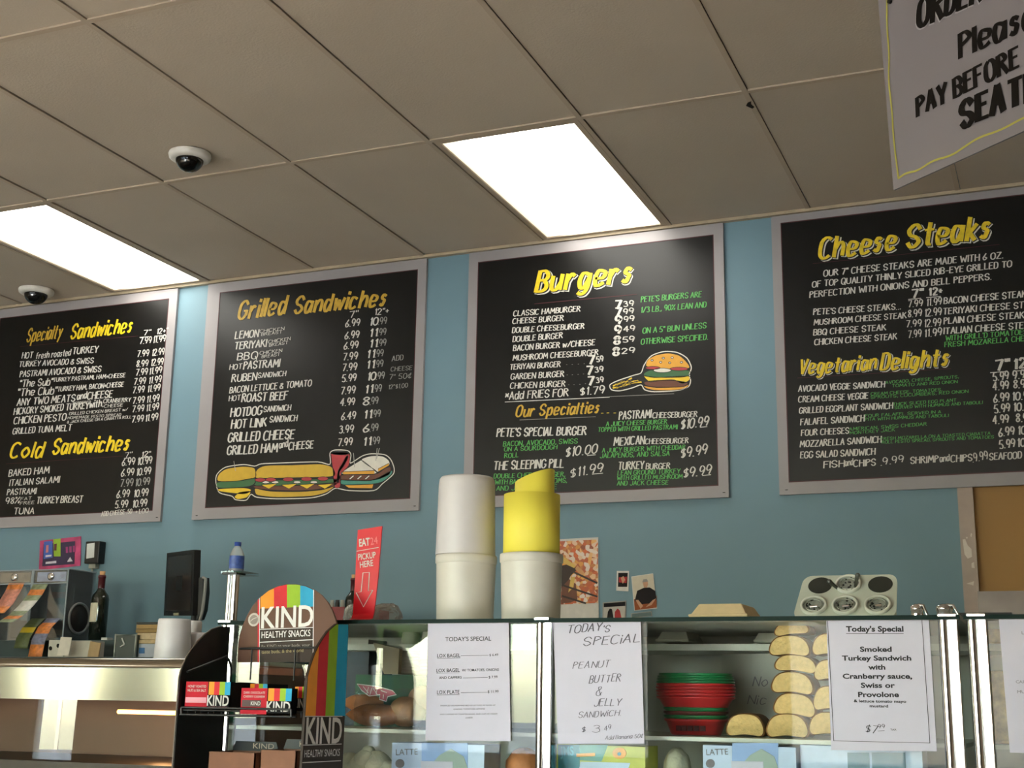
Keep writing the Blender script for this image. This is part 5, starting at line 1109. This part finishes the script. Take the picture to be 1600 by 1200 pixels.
# kraft cartons on the lower shelf
zl = at(*c2(400, 1200), yB).z-0.05
wshelf(zl-0.004, yB-0.01, yR-0.03, 0.0)
for x0_, x1_, vt, lab in ((215, 500, 1100, 'open brown carton on the lower rack shelf, left one'), (530, 750, 1090, 'open brown carton on the lower rack shelf, right one')):
    y0 = yB+0.05; a, c = at(*c2(x0_, vt), y0), at(*c2(x1_, vt), y0); r_ = thing('snack_carton', lab, 'carton', ((a.x+c.x)/2, y0+0.05, zl), 'brown cartons on the lower rack shelf')
    x0w, x1w, zc = a.x, min(c.x, xr_-0.03), a.z; q = MB(); t2 = 0.003
    q.box((x0w, y0, zl), (x1w, y0+0.1, zl+t2)); q.box((x0w, y0, zl), (x1w, y0+t2, zc)); q.box((x0w, y0+0.1-t2, zl), (x1w, y0+0.1, zc)); q.box((x0w, y0, zl), (x0w+t2, y0+0.1, zc)); q.box((x1w-t2, y0, zl), (x1w, y0+0.1, zc)); q.build('carton_body', m_kraft, r_)
    q = MB(); fl = [Vector((x0w, y0+0.1, zc)), Vector((x1w, y0+0.1, zc)), Vector((x1w-0.008, y0+0.10, zc+0.022)), Vector((x0w+0.008, y0+0.10, zc+0.022))]
    q.slab(fl, (0, 1, 0), 0.002); fo = q.build('flap', m_blk, r_); q = MB()
    printed(q, 'KIND', Vector((x0w+(x1w-x0w)*0.45, y0+0.0995, zc+0.006)), Vector((x0w+(x1w-x0w)*0.9, y0+0.0995, zc+0.006)), 0.012, off=0.0006); q.build('flap_print', M('kraft gold print', (170, 150, 130), 0.5), fo)

# ================================================================== back counter along the menu wall
bz = at(150, 1002, 5.0).z
xe = at(640, 1000, 5.0).x
LZ = at(195, 1034, 4.64).z
q = MB(); q.box((-7.4, 4.88, LZ), (xe, D-0.02, bz)); q.box((-7.4, 4.05, LZ-0.04), (xe, D-0.02, LZ)); q.box((-7.4, 4.12, 0), (xe, D-0.02, LZ-0.04))
o = q.build('back_counter', M('dark teal laminate', (44, 62, 64), 0.5), bevel=0.004); tag(o, 'dark back counter along the teal wall, carrying the tills and bottles', 'counter')
m_bott = M('dark green bottle glass', (16, 24, 16), 0.12, spec=0.8); m_caps = M('maroon foil', (84, 20, 30), 0.35); m_lab = M('wine label', (206, 198, 176), 0.6)
def wine(u, vt, vb, y, lab, z0=None, label=True):
    c = at(u, vb, y); z0 = c.z if z0 is None else z0; H = at(u, vt, y).z-z0; s = H/0.305; R_ = 0.038*s
    r = thing('wine_bottle', lab, 'bottle', (c.x, y, z0))
    q = MB(); q.lathe([(0, 0.002), (R_*0.9, 0), (R_, 0.006), (R_, 0.60*H), (R_*0.9, 0.655*H), (R_*0.55, 0.71*H), (R_*0.37, 0.755*H), (R_*0.36, 0.93*H)], (c.x, y, z0), 32); q.build('glass_body', m_bott, r)
    q = MB(); q.lathe([(R_*0.40, 0.755*H), (R_*0.41, 0.90*H), (R_*0.46, 0.905*H), (R_*0.46, 0.94*H), (R_*0.41, 0.945*H)], (c.x, y, z0), 24); q.build('foil_capsule', m_caps, r)
    q = MB(); q.lathe([(R_*0.30, 0.945*H), (R_*0.32, H), (0, H)], (c.x, y, z0), 20); q.build('cork', M('cork', (196, 150, 104), 0.8), r)
    if label:
        q = MB(); n = 14; vs = []
        for i in range(n+1):
            a = math.radians(-150+85*i/n)
            for z in (0.27*H, 0.54*H): vs.append((c.x+R_*1.012*math.cos(a), y+R_*1.012*math.sin(a), z0+z))
        q.add(vs, [(2*i, 2*i+2, 2*i+3, 2*i+1) for i in range(n)], 0, True); q.build('paper_label', m_lab, r)
    return r
wine(151, 893, 1003, 5.0, 'corked red wine bottle with a cream label beside the ticket dispenser', bz)
wine(549, 898, 1003, 5.0, 'wine bottle with a maroon neck behind the red pickup sign', bz, False)
# ticket dispenser
m_acr = glass('acrylic', (248, 250, 252), 1.45, 0.03, haze=0.05); m_acrd = M('acrylic edge', (150, 158, 166), 0.2)
def cz(x, y): return (x/5.455, 830+y/5.455)
yd = 4.92
SC = [M('ticket orange', (206, 122, 60), 0.5, var=0.3, scale=60), M('ticket sage', (134, 144, 112), 0.5, var=0.3, scale=60), M('ticket white', (206, 204, 196), 0.5, var=0.1, scale=60), M('ticket pink', (196, 130, 112), 0.5, var=0.3, scale=60), M('ticket olive', (86, 96, 58), 0.5, var=0.2, scale=60), M('ticket blue grey', (116, 118, 140), 0.5, var=0.3, scale=60), M('ticket yellow', (200, 170, 40), 0.5)]
for k_, (xa_, xb_, lab) in enumerate(((-40, 272, 'clear acrylic scratch ticket dispenser at the left edge, under the wall'), (277, 578, 'clear acrylic scratch ticket dispenser with a silver lock, below the purple poster'))):
    a, c = at(*cz(xa_, 445), yd), at(*cz(xb_, 445), yd); zt_ = at(*cz(420, 325), yd).z; zm = at(*cz(420, 445), yd).z; t2 = 0.004; dp = 0.19
    r = thing('ticket_dispenser', lab, 'ticket dispenser', ((a.x+c.x)/2, yd+dp/2, bz), 'scratch ticket dispensers')
    q = MB()
    for y0, y1, z0, z1_, x0, x1 in ((yd, yd+t2, zm, zt_, a.x, c.x), (yd, yd+dp, zt_-t2, zt_, a.x, c.x), (yd+dp-t2, yd+dp, bz, zt_, a.x, c.x), (yd, yd+dp, bz, zt_-t2, a.x, a.x+t2), (yd, yd+dp, bz, zt_-t2, c.x-t2, c.x), (yd+0.05, yd+0.05+t2, bz, zm, a.x+t2, c.x-t2)): q.box((x0, y0, z0), (x1, y1, z1_))
    q.build('acrylic_shell', m_acr, r)
    q = MB()
    for x in (a.x+t2/2, c.x-t2/2): q.tube([(x, yd, bz), (x, yd, zt_)], 0.0035, 6)
    for z in (zm, zt_-t2/2): q.tube([(a.x, yd, z), (c.x, yd, z)], 0.003, 6)
    q.tube([(c.x, yd, zt_), (c.x, yd+dp, zt_)], 0.003, 6); q.build('edges', m_acrd, r)
    q = MB(); xc = (a.x+c.x)/2; q.lathe([(0.018, -0.012), (0.018, 0.0), (0.012, 0.003), (0, 0.003)], (0, 0, 0), 20)
    q.v = [Vector((xc+p.x, yd-0.001-p.z, (zm+zt_)/2+p.y)) for p in q.v]; q.build('lock', m_chrome, r)
    q = MB(); q.box((a.x+0.02, yd+0.005, zm+0.01), (c.x-0.02, yd+0.012, zt_-0.012)); q.build('header_strip', M('pale blue strip', (166, 180, 214), 0.4, var=0.2, scale=30) if k_ else M('tan strip', (146, 130, 112), 0.4, var=0.25, scale=30), r)
    q = MB(); q.box((a.x+0.01, yd+0.12, bz+0.02), (c.x-0.01, yd+0.17, zm-0.16)); q.build('ticket_stack', M('dark ticket stack', (44, 40, 38), 0.6, var=0.3, scale=30), r)
    if k_:
        cc = Vector((c.x+0.006, yd+0.09, at(*cz(640, 745), yd+0.1).z)); q = MB(); q.tube([cc+Vector((0, 0.068*math.cos(i*math.pi/16), 0.068*math.sin(i*math.pi/16))) for i in range(32)], 0.006, 8, closed=True); q.build('spool', M('spool grey', (112, 112, 114), 0.4), r)
        q = MB(); q.lathe([(0, 0), (0.064, 0), (0.064, 0.004), (0, 0.004)], (0, 0, 0), 30); q.v = [cc+Vector((p.z-0.004, p.x, p.y)) for p in q.v]; q.build('spool_disc', M('spool dark', (40, 32, 30), 0.5), r)
    def strip(pts, X, w_, cols, nm='ticket_strip'):
        q = MB(); P = [atx(u, v, X) for u, v in pts]; dense = []
        for i in range(len(P)-1):
            for j in range(4): dense.append(P[i].lerp(P[i+1], j/4))
        dense.append(P[-1]); L = len(dense)
        q.add([p+Vector((-w_/2, 0, 0)) for p in dense]+[p+Vector((w_/2, 0, 0)) for p in dense], [], 0, True)
        for i in range(L-1): q.f.append([i, i+1, L+i+1, L+i]); q.m.append(cols[int(i/(L-1)*len(cols))]); q.s.append(True)
        o = q.build(nm, SC, r); sd = o.modifiers.new('thick', 'SOLIDIFY'); sd.thickness = 0.001
    w0 = (c.x-a.x)*0.42
    if k_ == 0: strip([(26, 911), (20, 924), (8, 944), (-6, 958)], at(26, 911, yd).x, w0, [0, 3, 3, 0])
    else:
        strip([(64, 912), (54, 930), (40, 947), (24, 962), (8, 972)], at(64, 912, yd).x, w0, [1, 0, 1, 2, 2, 1, 0, 1])
        strip([(60, 966), (46, 980), (36, 997), (32, 1013)], at(60, 966, yd+0.0).x, w0*0.9, [4, 4, 6, 4, 4, 4])
        strip([(84, 966), (70, 980), (60, 1000), (54, 1028)], at(84, 966, yd).x, w0*0.9, [5, 0, 0, 5, 5, 0, 0])
# cards and boxes in front
m_wcard = M('white card board', (196, 190, 176), 0.7); m_tcard = M('tan card board', (178, 150, 110), 0.7)
def cbox(u0, u1, vt, vb, y, dep, mat, lab, rz=0.0, nm='card_box', cat='box', z0=None):
    if vb > 1030: z0 = LZ
    a, c = at(u0, vb, y), at(u1, vb, y); zt_ = at((u0+u1)/2, vt, y).z; z0 = z0 if z0 is not None else a.z; q = MB()
    q.box((a.x, y, z0), (c.x, y+dep, zt_), 0, Matrix.Rotation(rz, 3, 'Z')); o = q.build(nm, mat); return tag(o, lab, cat)
bl = bz
o = cbox(100, 137, 1001, 1032, 4.66, 0.10, m_wcard, 'white card box standing on the back counter left of the clock', 0.12)
fl = MB(); fl.slab([at(95, 995, 4.60), at(112, 996, 4.60), at(107, 1024, 4.60), at(89, 1024, 4.60)], (0, 1, 0), 0.002); o2 = fl.build('flap', M('bright card', (216, 206, 192), 0.7), o)
for s_ in ((74, 98, 1000, 1032, 4.70, 0.08, m_wcard, 'white card box with two punched holes under the ticket strips', 0.0),):
    o = cbox(*s_); q = MB()
    for u, v in ((73+2, 1013), (87, 1009)): q.slab([at(u+4+x, v+y, 4.699) for x, y in ell(0, 0, 2.6, 3.4, 12)], (0, -1, 0), 0.001)
    q.build('punched_hole', m_dark, o)
q = MB(); pts = [at(141, 1002, 4.64), at(157, 1005, 4.60), at(152, 1034, 4.60), at(135, 1034, 4.64)]; q.slab(pts, (0, 1, 0), 0.006); tag(q.build('tan_card', m_tcard), 'tan card leaning between the white box and the clock', 'card')
cbox(158, 167, 996, 1000, 4.9, 0.04, M('white block', (206, 204, 198), 0.5), 'tiny white block at the foot of the wine bottle', z0=bz, cat='block', nm='eraser')
# clock
yc = 4.64; r = thing('clock', 'dark square clock with a pale frame and white hands on the back counter', 'clock', (at(195, 1028, yc).x, yc, LZ))
def CL(u, v, d=0.0): return at(u, v, yc-d)
q = MB(); q.slab([CL(181, 992), CL(213, 992), CL(210, 1033.5), CL(178, 1033.5)], (0, 1, 0), 0.05); q.build('clock_case', M('dark clock face', (44, 54, 48), 0.3), r)
q = MB(); q.tube([CL(181, 992), CL(213, 992), CL(210, 1033.5), CL(178, 1033.5)], 0.005, 8, closed=True); q.build('frame', M('pale metal frame', (190, 196, 186), 0.35, 0.6), r)
q = MB(); q.tube([CL(190.5, 997, 0.004), CL(194.5, 1007, 0.004)], 0.003, 6); q.tube([CL(194.5, 1007, 0.004), CL(188, 1011, 0.004)], 0.003, 6); q.build('hand', m_white, r)
# books / boxes stack
y = 4.66
cbox(215, 262, 1006, 1034, y, 0.2, M('pale blue white carton', (172, 178, 190), 0.5), 'pale carton with a blue square under the tan books', nm='carton', cat='carton')
q = MB(); q.slab([at(217.5, 1012, y), at(226, 1012, y), at(226, 1021, y), at(217.5, 1021, y)], (0, -1, 0), 0.002); q.build('blue_mark', M('blue print', (50, 104, 160), 0.5), S.objects['carton'])
for i, (va, vb, col, dx) in enumerate(((999.5, 1005.5, (196, 170, 130), 0), (989, 999, (206, 184, 146), 0), (983, 988.5, (150, 122, 72), -2), (976, 982.5, (170, 140, 88), -1))):
    cbox(214+dx, 262, va, vb, y+0.005*i, 0.19, M('book paper %d' % i, col, 0.7, var=0.12, scale=60), ['bottom cream book of the stack beside the white tub', 'thick cream book second in the stack beside the white tub', 'brown book third in the stack beside the white tub', 'tan topmost book of the stack beside the white tub'][i], nm='book', cat='book').__setitem__('group', 'books on the back counter')
cbox(213, 252, 972, 975.5, y+0.03, 0.12, m_black, 'flat black case lying on the tan books', nm='black_case', cat='case')
# monitor
ym = 4.85; k = mpp(285, 910, ym)
def c5(x, y_): return (x/3.159, 820+y_/3.159)
r = thing('monitor', 'black till monitor turned to the left on a grey arm against the teal wall', 'monitor', (at(305, 990, ym).x, ym, bz))
yL = 4.98
TL_, TR_, BR_, BL_ = at(*c5(824, 140), yL+0.06), at(*c5(960, 122), yL-0.10), at(*c5(950, 448), yL-0.10), at(*c5(808, 448), yL+0.06)
nm = (TR_-TL_).cross(BL_-TL_).normalized()
if nm.y > 0: nm = -nm
q = MB(); q.slab([TL_, TR_, BR_, BL_], -nm, 0.03); q.build('housing', M('monitor black', (16, 17, 19), 0.4), r, bevel=0.003)
ce = (TL_+TR_+BR_+BL_)/4
def ins(p, f_, d=0.001): return ce+(p-ce)*f_+nm*d
q = MB(); q.poly([ins(p, 0.86) for p in (TL_, TR_, BR_, BL_)]); q.build('screen', M('dark screen', (44, 40, 38), 0.15, var=0.25, scale=3), r)
q = MB(); q.slab([at(*c5(860, 436), yL-0.04), at(*c5(884, 434), yL-0.05), at(*c5(884, 448), yL-0.05), at(*c5(860, 448), yL-0.04)], nm, 0.004); q.build('badge', M('badge', (150, 146, 120), 0.4), r)
q = MB(); p = [at(*c5(x, y_), ym+0.03) for x, y_ in ((1000, 260), (1015, 265), (1012, 320), (1000, 420), (985, 480), (965, 520))]; q.tube(p, 0.007, 8); q.build('stand_arm', M('grey plastic arm', (140, 142, 140), 0.4), r)
q = MB(); q.slab([at(*c5(x, y_), ym+0.05) for x, y_ in ((975, 262), (1000, 258), (1002, 330), (992, 420), (975, 465), (950, 475), (955, 440))], (0, 1, 0), 0.05); q.build('back_housing', M('monitor rear', (20, 20, 22), 0.45), r)
q = MB(); a = at(*c5(940, 500), ym+0.03); q.tube([a+Vector((0, 0.02, 0.06)), a+Vector((0, 0.02, 0)), Vector((a.x, a.y+0.02, bz))], 0.012, 8); q.lathe([(0.08, 0), (0.08, 0.01), (0.02, 0.018)], (a.x, a.y+0.02, bz), 24); q.build('stand_foot', MATS['monitor rear'], r)
# water bottle on the riser shelf
yw = Gf+0.05; c = at(369, 893, yw); k = mpp(369, 920, yw); r = thing('water_bottle', 'small clear water bottle with a blue label and cap, above the snack rack', 'bottle', (c.x, yw, pz+0.003))
H = at(369, 934, yw).z; H = at(368, 933, yw).z-pz; R_ = 11.5*k
zc_ = lambda v: at(368, v, yw).z
y0w = pz+0.003; s = (zc_(934)-zc_(975))
q = MB(); hb = (975-933)*k
q.lathe([(0, 0.001), (R_*0.9, 0), (R_, 0.004), (R_*0.97, hb*0.25), (R_, hb*0.55), (R_*0.98, hb*0.65), (R_*0.6, hb*0.88), (R_*0.42, hb*0.94), (R_*0.42, hb)], (c.x, yw, y0w), 28, cap=False); q.build('clear_body', glass('water bottle plastic', (246, 250, 252), 1.2, 0.05, haze=0.3), r)
q = MB(); q.lathe([(R_*1.02, hb*0.12), (R_*1.03, hb*0.6)], (c.x, yw, y0w), 28, cap=False); q.build('label_wrap', M('blue bottle label', (58, 84, 150), 0.4, var=0.3, scale=90), r)
q = MB(); q.lathe([(R_*0.46, hb*0.97), (R_*0.48, hb*1.12), (0, hb*1.12)], (c.x, yw, y0w), 20, cap=False); q.build('cap', M('blue cap', (30, 66, 150), 0.35), r)
# jars row on the back counter, seen left of the red sign
q = MB(); a, c = at(512, 960, 5.0), at(556, 960, 5.0); zt_ = at(530, 948, 5.0).z; q.box((a.x, 5.0, bz), (c.x, 5.3, zt_)); tag(q.build('red_carton', M('dull red carton', (132, 36, 40), 0.5)), 'dull red carton on the back counter behind the snack rack header', 'carton')
for i, u in enumerate((519, 527, 535)):
    q = MB(); c = at(u, 948, 5.06); k = mpp(u, 940, 5.06); q.lathe([(3.6*k, 0.001), (3.6*k, 8*k), (3.0*k, 9*k), (3.2*k, 12*k), (0, 12*k)], (c.x, 5.06, zt_), 18)
    tag(q.build('spice_jar', M('spice jar', (150, 150, 140), 0.3) if i != 1 else M('dark jar', (40, 36, 34), 0.3)), ['left small grey jar on the red carton beside the rack header', 'dark small jar in the middle on the red carton', 'right small grey jar on the red carton next to the wine bottle'][i], 'jar', 'jars on the red carton')

# ================================================================== on the teal wall
def wq(pts, y): return [at(u, v, y) for u, v in pts]
yw_ = D-0.003
r = thing('poster', 'purple and pink lottery poster with blue and green cards on the teal wall', 'poster', at(94, 866, yw_))
q = MB(); q.slab(wq([(63, 845), (127, 838), (126, 884), (61, 891)], yw_), (0, -1, 0), 0.002); q.build('poster_sheet', M('poster pink', (178, 62, 106), 0.5, var=0.35, scale=14), r)
def c1(x, y_): return cz(x, y_)
q = MB(); y2 = yw_-0.0025
for pts, mi in (([(372, 110), (640, 85), (635, 280), (360, 300)], 0), ([(375, 90), (448, 82), (448, 225), (372, 238)], 1), ([(455, 68), (516, 62), (516, 215), (460, 215)], 2), ([(395, 120), (415, 118), (412, 180), (390, 185)], 3), ([(462, 110), (485, 105), (482, 165), (460, 165)], 4), ([(575, 255), (598, 220), (615, 250), (620, 256), (575, 262)], 5),
    ([(560, 135), (580, 132), (580, 185), (562, 186)], 6), ([(590, 130), (612, 128), (612, 180), (592, 182)], 6), ([(620, 125), (645, 123), (645, 175), (622, 178)], 6), ([(390, 262), (480, 252), (480, 272), (388, 280)], 5), ([(388, 205), (440, 200), (438, 215), (388, 222)], 5)):
    q.slab(wq([c1(*p) for p in pts], y2-0.0003*mi), (0, -1, 0), 0.0004, mi)
q.build('poster_print', [M('poster navy', (52, 40, 72), 0.5), M('poster blue', (62, 92, 172), 0.5), M('poster lime', (142, 176, 44), 0.5), M('poster skin', (190, 120, 120), 0.5), M('poster maroon', (90, 40, 40), 0.5), M('poster pale', (200, 196, 206), 0.5), M('poster magenta', (150, 52, 110), 0.5)], r)
r = thing('power_adapter', 'black power adapter with a white label plugged in on the teal wall', 'adapter', at(145, 862, D))
A, B = at(134, 846, D-0.05), at(153, 880, D-0.05); q = MB(); q.box((A.x, D-0.05, B.z), (B.x, D, A.z)); q.build('adapter_body', m_black, r, bevel=0.004)
q = MB(); q.slab([at(u, v, D-0.0505) for u, v in ((136, 850), (148, 848), (147, 871), (135, 873))], (0, -1, 0), 0.001); q.build('rating_label', M('adapter label', (206, 208, 204), 0.5), r)
q = MB(); A, B = at(139, 880, D-0.03), at(149, 884, D-0.03); q.box((A.x, D-0.03, B.z-0.012), (B.x, D-0.002, A.z)); q.tube([at(144, 884, D-0.02), at(144, 893, D-0.012), at(143, 905, D-0.012)], 0.006, 8); q.build('plug', M('beige plug', (170, 168, 156), 0.5), r)
# calendar and photographs
r = thing('calendar', 'autumn wall calendar half hidden by the yellow roll', 'calendar', at(905, 905, yw_))
q = MB(); q.slab(wq([(866, 843), (935, 839.5), (936, 1000), (866, 1000)], yw_), (0, -1, 0), 0.002); q.build('calendar_page', M('calendar paper', (206, 200, 192), 0.6), r)
m = bpy.data.materials.new('autumn print'); m.use_nodes = True; nt = m.node_tree; vo = nt.nodes.new('ShaderNodeTexVoronoi'); vo.inputs['Scale'].default_value = 64; rp_ = nt.nodes.new('ShaderNodeValToRGB'); tc = nt.nodes.new('ShaderNodeTexCoord')
nt.links.new(tc.outputs['Object'], vo.inputs['Vector']); nt.links.new(vo.outputs['Color'], rp_.inputs[0]); nt.links.new(rp_.outputs[0], nt.nodes['Principled BSDF'].inputs['Base Color'])
e = rp_.color_ramp.elements; e[0].color = lin((92, 44, 24)); e[1].color = lin((226, 206, 190)); e[1].position = 0.75
for p_, c_ in ((0.3, (206, 96, 40)), (0.48, (172, 84, 50)), (0.6, (226, 160, 70))): x = e.new(p_); x.color = lin(c_)
q = MB(); q.slab(wq([(868, 846), (934, 843), (934.5, 942), (868, 945)], yw_-0.002), (0, -1, 0), 0.0006); q.build('picture', m, r)
def c8(x, y_): return (640+x/3.81, 700+y_/3.81)
q = MB()
for pts, mi in (([(905, 700), (960, 690), (1000, 720), (960, 760), (930, 820), (905, 830)], 0), ([(905, 830), (950, 780), (990, 810), (1000, 900), (960, 920), (905, 925)], 2), ([(960, 770), (985, 765), (975, 830), (945, 860)], 3), ([(1000, 700), (1040, 740), (1030, 770), (985, 720)], 1), ([(905, 640), (990, 700), (980, 715), (905, 680)], 3)):
    q.slab(wq([c8(*p) for p in pts], yw_-0.0027-0.0002*mi), (0, -1, 0), 0.0003, mi)
for a in (((905, 815), (1118, 885)), ((980, 740), (1118, 805)), ((905, 880), (1050, 925))): stroke(q, [at(*c8(*p), yw_-0.0036) for p in a], 0.008, 0, 0.0003)
q.build('picture_detail', [M('print dark brown', (52, 34, 26), 0.6), M('print tan', (206, 150, 96), 0.6), M('print brown', (112, 66, 46), 0.6), M('print ochre', (214, 176, 90), 0.6)], r)
def photo(lab, pts, border, ins_, parts, cols, nm='photograph'):
    r = thing(nm, lab, 'photograph', at(sum(p[0] for p in pts)/4, sum(p[1] for p in pts)/4, yw_), 'photographs pinned to the wall')
    q = MB(); q.slab(wq(pts, yw_), (0, -1, 0), 0.0012); q.build('photo_paper', border, r)
    q = MB()
    for i, (pp, mi) in enumerate([(ins_, 0)]+parts): q.slab(wq(pp, yw_-0.0013-0.0002*i), (0, -1, 0), 0.00015, mi)
    q.build('photo_print', cols, r)
m_pw = M('photo white', (214, 210, 204), 0.7, spec=0.15); m_pd = M('photo dark', (34, 30, 32), 0.7, spec=0.15); m_pr = M('photo red', (170, 60, 60), 0.7, spec=0.15); m_ps = M('photo skin', (196, 150, 122), 0.7, spec=0.15); m_pg = M('photo grey', (150, 146, 140), 0.7, spec=0.15); m_po = M('photo orange brown', (150, 84, 52), 0.7, spec=0.15)
photo('small instant photograph with a white border and dark picture', [(964, 892), (983, 892), (982, 924), (963, 923)], m_pw, [(966, 895), (981, 895), (980, 917), (965.5, 917)], [([(967, 902), (980, 901), (979, 911), (967, 910)], 1), ([(970, 903), (974, 900), (977, 906), (973, 912)], 2)], [m_pd, m_pr, m_ps])
E8 = lambda L: [c8(*p) for p in L]
photo('tilted photograph of a person in a dark shirt and cap with folded hands', E8([(1320, 765), (1450, 746), (1474, 955), (1338, 970)]), m_pw, E8([(1324, 768), (1448, 750), (1471, 950), (1341, 966)]),
    [(E8([(1335, 900), (1470, 880), (1471, 950), (1341, 966)]), 3), (E8([(1340, 910), (1355, 850), (1395, 832), (1430, 830), (1462, 850), (1470, 900), (1440, 925), (1380, 930)]), 1), (E8([(1345, 905), (1362, 905), (1390, 940), (1375, 958)]), 2), (E8([(1448, 905), (1468, 895), (1440, 935), (1405, 948)]), 2), (E8([(1388, 800), (1398, 785), (1415, 788), (1420, 810), (1412, 832), (1395, 830)]), 2), (E8([(1385, 800), (1392, 782), (1412, 780), (1420, 795)]), 4)], [M('photo cream', (206, 196, 176), 0.7, spec=0.15), m_pd, m_ps, m_po, m_pg])
photo('small photograph of two people above the case top, left of the tilted portrait', E8([(1150, 920), (1290, 908), (1288, 1015), (1148, 1015)]), m_pg, E8([(1156, 925), (1284, 915), (1282, 1015), (1154, 1015)]), [(E8([(1156, 925), (1284, 915), (1284, 940), (1156, 948)]), 1), (E8([(1180, 975), (1192, 955), (1205, 960), (1215, 1015), (1175, 1015)]), 1), (E8([(1222, 975), (1238, 955), (1252, 968), (1262, 1015), (1220, 1015)]), 2)], [M('photo pale', (186, 180, 170), 0.7, spec=0.15), m_pd, m_pr])
photo('narrow greyish photograph low on the wall under the tilted portrait', E8([(1318, 985), (1440, 972), (1446, 1000), (1318, 1015)]), m_pg, E8([(1322, 988), (1436, 976), (1440, 998), (1322, 1010)]), [], [M('photo teal', (96, 112, 112), 0.7, spec=0.15)])

# ================================================================== hanging sign, upper right, close to the viewer
t0 = 2.25
dirv = Vector((-0.766, 0.643, 0)).normalized(); nS = Vector((-dirv.y, dirv.x, 0)); nS = nS if nS.y < 0 else -nS
P0 = EYE+ray(1396, 297)*t0                            # its lower left corner
def onS(u, v):
    d = ray(u, v); return EYE+d*((P0-EYE).dot(nS)/d.dot(nS))
def cs(x, y): return onS(1360+x/3.871, y/3.871)
LT = onS(1376, 30); zl = (LT-P0).normalized()
SW, SH = 0.62, 0.52
LL = P0; LR = P0-dirv*SW; UL = LL+Vector((0, 0, SH)); UR = LR+Vector((0, 0, SH))
tilt = (onS(1372, 0)-P0); tilt = Vector((tilt.x, tilt.y, 0))/max(tilt.z, 1e-6)
UL += tilt*SH; UR += tilt*SH
r = thing('hanging_sign', 'grey hanging sign with black brush lettering asking to order and pay before being seated', 'sign', (LL+LR)/2)
q = MB(); q.slab([LL, LR, UR, UL], -nS, 0.004); q.build('sign_board', M('sign grey white', (116, 111, 115), 0.6, var=0.03, scale=4), r)
q = MB(); k = (cs(400, 300)-cs(300, 300)).length/100; k2 = (cs(400, 300)-cs(400, 400)).length/100
def ln(s, x0, y0, x1, y1, h, w=2.2, sl=0.0, mi=0, sh=None, off=0.0012): brush(q, s, cs(x0, y0), cs(x1, y1), h*k2, n=nS, w=w, slant=sl, off=off, mi=mi, shift=sh or (0, 0), jit=0.2, contrast=0.35)
for mi, sh, off in ((1, (-0.4, -0.4), 0.0006), (0, None, 0.0012)): ln('ORDER HERE', 292, 168, 1080, -190, 160, 2.0, 0.05, mi, sh, off)
ln('Please', 545, 345, 1000, 158, 140, 1.7, -0.05); ln('PAY BEFORE', 290, 700, 902, 400, 112, 1.9, 0.0); ln('SEATED', 555, 770, 1120, 540, 145, 2.2, 0.0)
wob = [(105, -120), (100, 150), (118, 330), (110, 480), (135, 680), (140, 820), (172, 1080), (220, 1045), (290, 1035), (380, 970), (490, 945), (570, 890), (660, 830), (790, 790), (929, 712), (1100, 640), (1240, 560)]
def chaikin(p, n=3):
    for _ in range(n):
        o = [p[0]]
        for a, c in zip(p, p[1:]): o += [(a[0]*.75+c[0]*.25, a[1]*.75+c[1]*.25), (a[0]*.25+c[0]*.75, a[1]*.25+c[1]*.75)]
        p = o+[p[-1]]
    return p
stroke(q, [cs(*p) for p in chaikin(wob[:7])+chaikin(wob[6:])], 12*k2, 2, 0.0012, n=nS)
q.build('sign_lettering', [M('sign black brush', (20, 17, 15), 0.7, spec=0.1), M('sign white edge', (150, 146, 148), 0.6), M('sign yellow line', (158, 152, 62), 0.6)], r)
for p in (UL-dirv*0.03, UR+dirv*0.03):
    q = MB(); q.tube([p+Vector((0, 0, -0.02)), Vector((p.x, p.y, CZ))], 0.0015, 6); q.build('hanging_wire', m_black, r)
c = cs(125, 12); q = MB(); q.tube([c+nS*0.001, c+nS*0.006], 0.004, 8); q.build('eyelet', m_black, r)

# ================================================================== outside, seen only as reflections
q = MB(); q.box((-40, -60, -0.12), (40, YF-0.16, -0.06)); tag(struct(q.build('ground', M('asphalt', (120, 118, 114), 0.8))), 'grey asphalt outside the shop front', 'ground')
m_leafs = M('tree foliage', (70, 104, 44), 0.8, var=0.3, scale=3)
for i, (x, y, s) in enumerate(((-9.5, -14, 1.6), (-4.6, -15, 2.0), (-13, -16, 1.9))):
    r = thing('street_tree', 'street tree outside the shop, '+['middle one', 'nearest the door', 'farthest left'][i], 'tree', (x, y, -0.06), 'street trees outside')
    q = MB(); q.tube([(x, y, -0.06), (x+0.1, y, 1.2*s), (x, y, 2*s)], [0.16, 0.12, 0.07], 8); q.build('trunk', M('bark', (90, 72, 56), 0.9), r)
    q = MB(); rnd = random.Random(i)
    for j in range(16): q.ball((x+rnd.uniform(-1, 1)*s*0.7, y+rnd.uniform(-1, 1)*s*0.7, 1.3*s+rnd.uniform(0, 1)*s*1.2), s*rnd.uniform(0.3, 0.5), 14, 0, 0.16)
    q.build('foliage', m_leafs, r)
r = thing('house', 'pale house across the street', 'house', (-3, -24, -0.06))
q = MB(); q.box((-9, -29, -0.06), (3, -22, 3.2)); q.build('house_wall', M('house paint', (190, 180, 166), 0.8), r)
q = MB(); q.add([(-9.5, -21.5, 3.2), (3.5, -21.5, 3.2), (3.5, -29.5, 3.2), (-9.5, -29.5, 3.2), (-8, -25.5, 5.6), (2, -25.5, 5.6)], [(0, 1, 5, 4), (1, 2, 5), (2, 3, 4, 5), (3, 0, 4), (0, 3, 2, 1)]); q.build('roof', M('roof shingle', (88, 80, 78), 0.8), r)
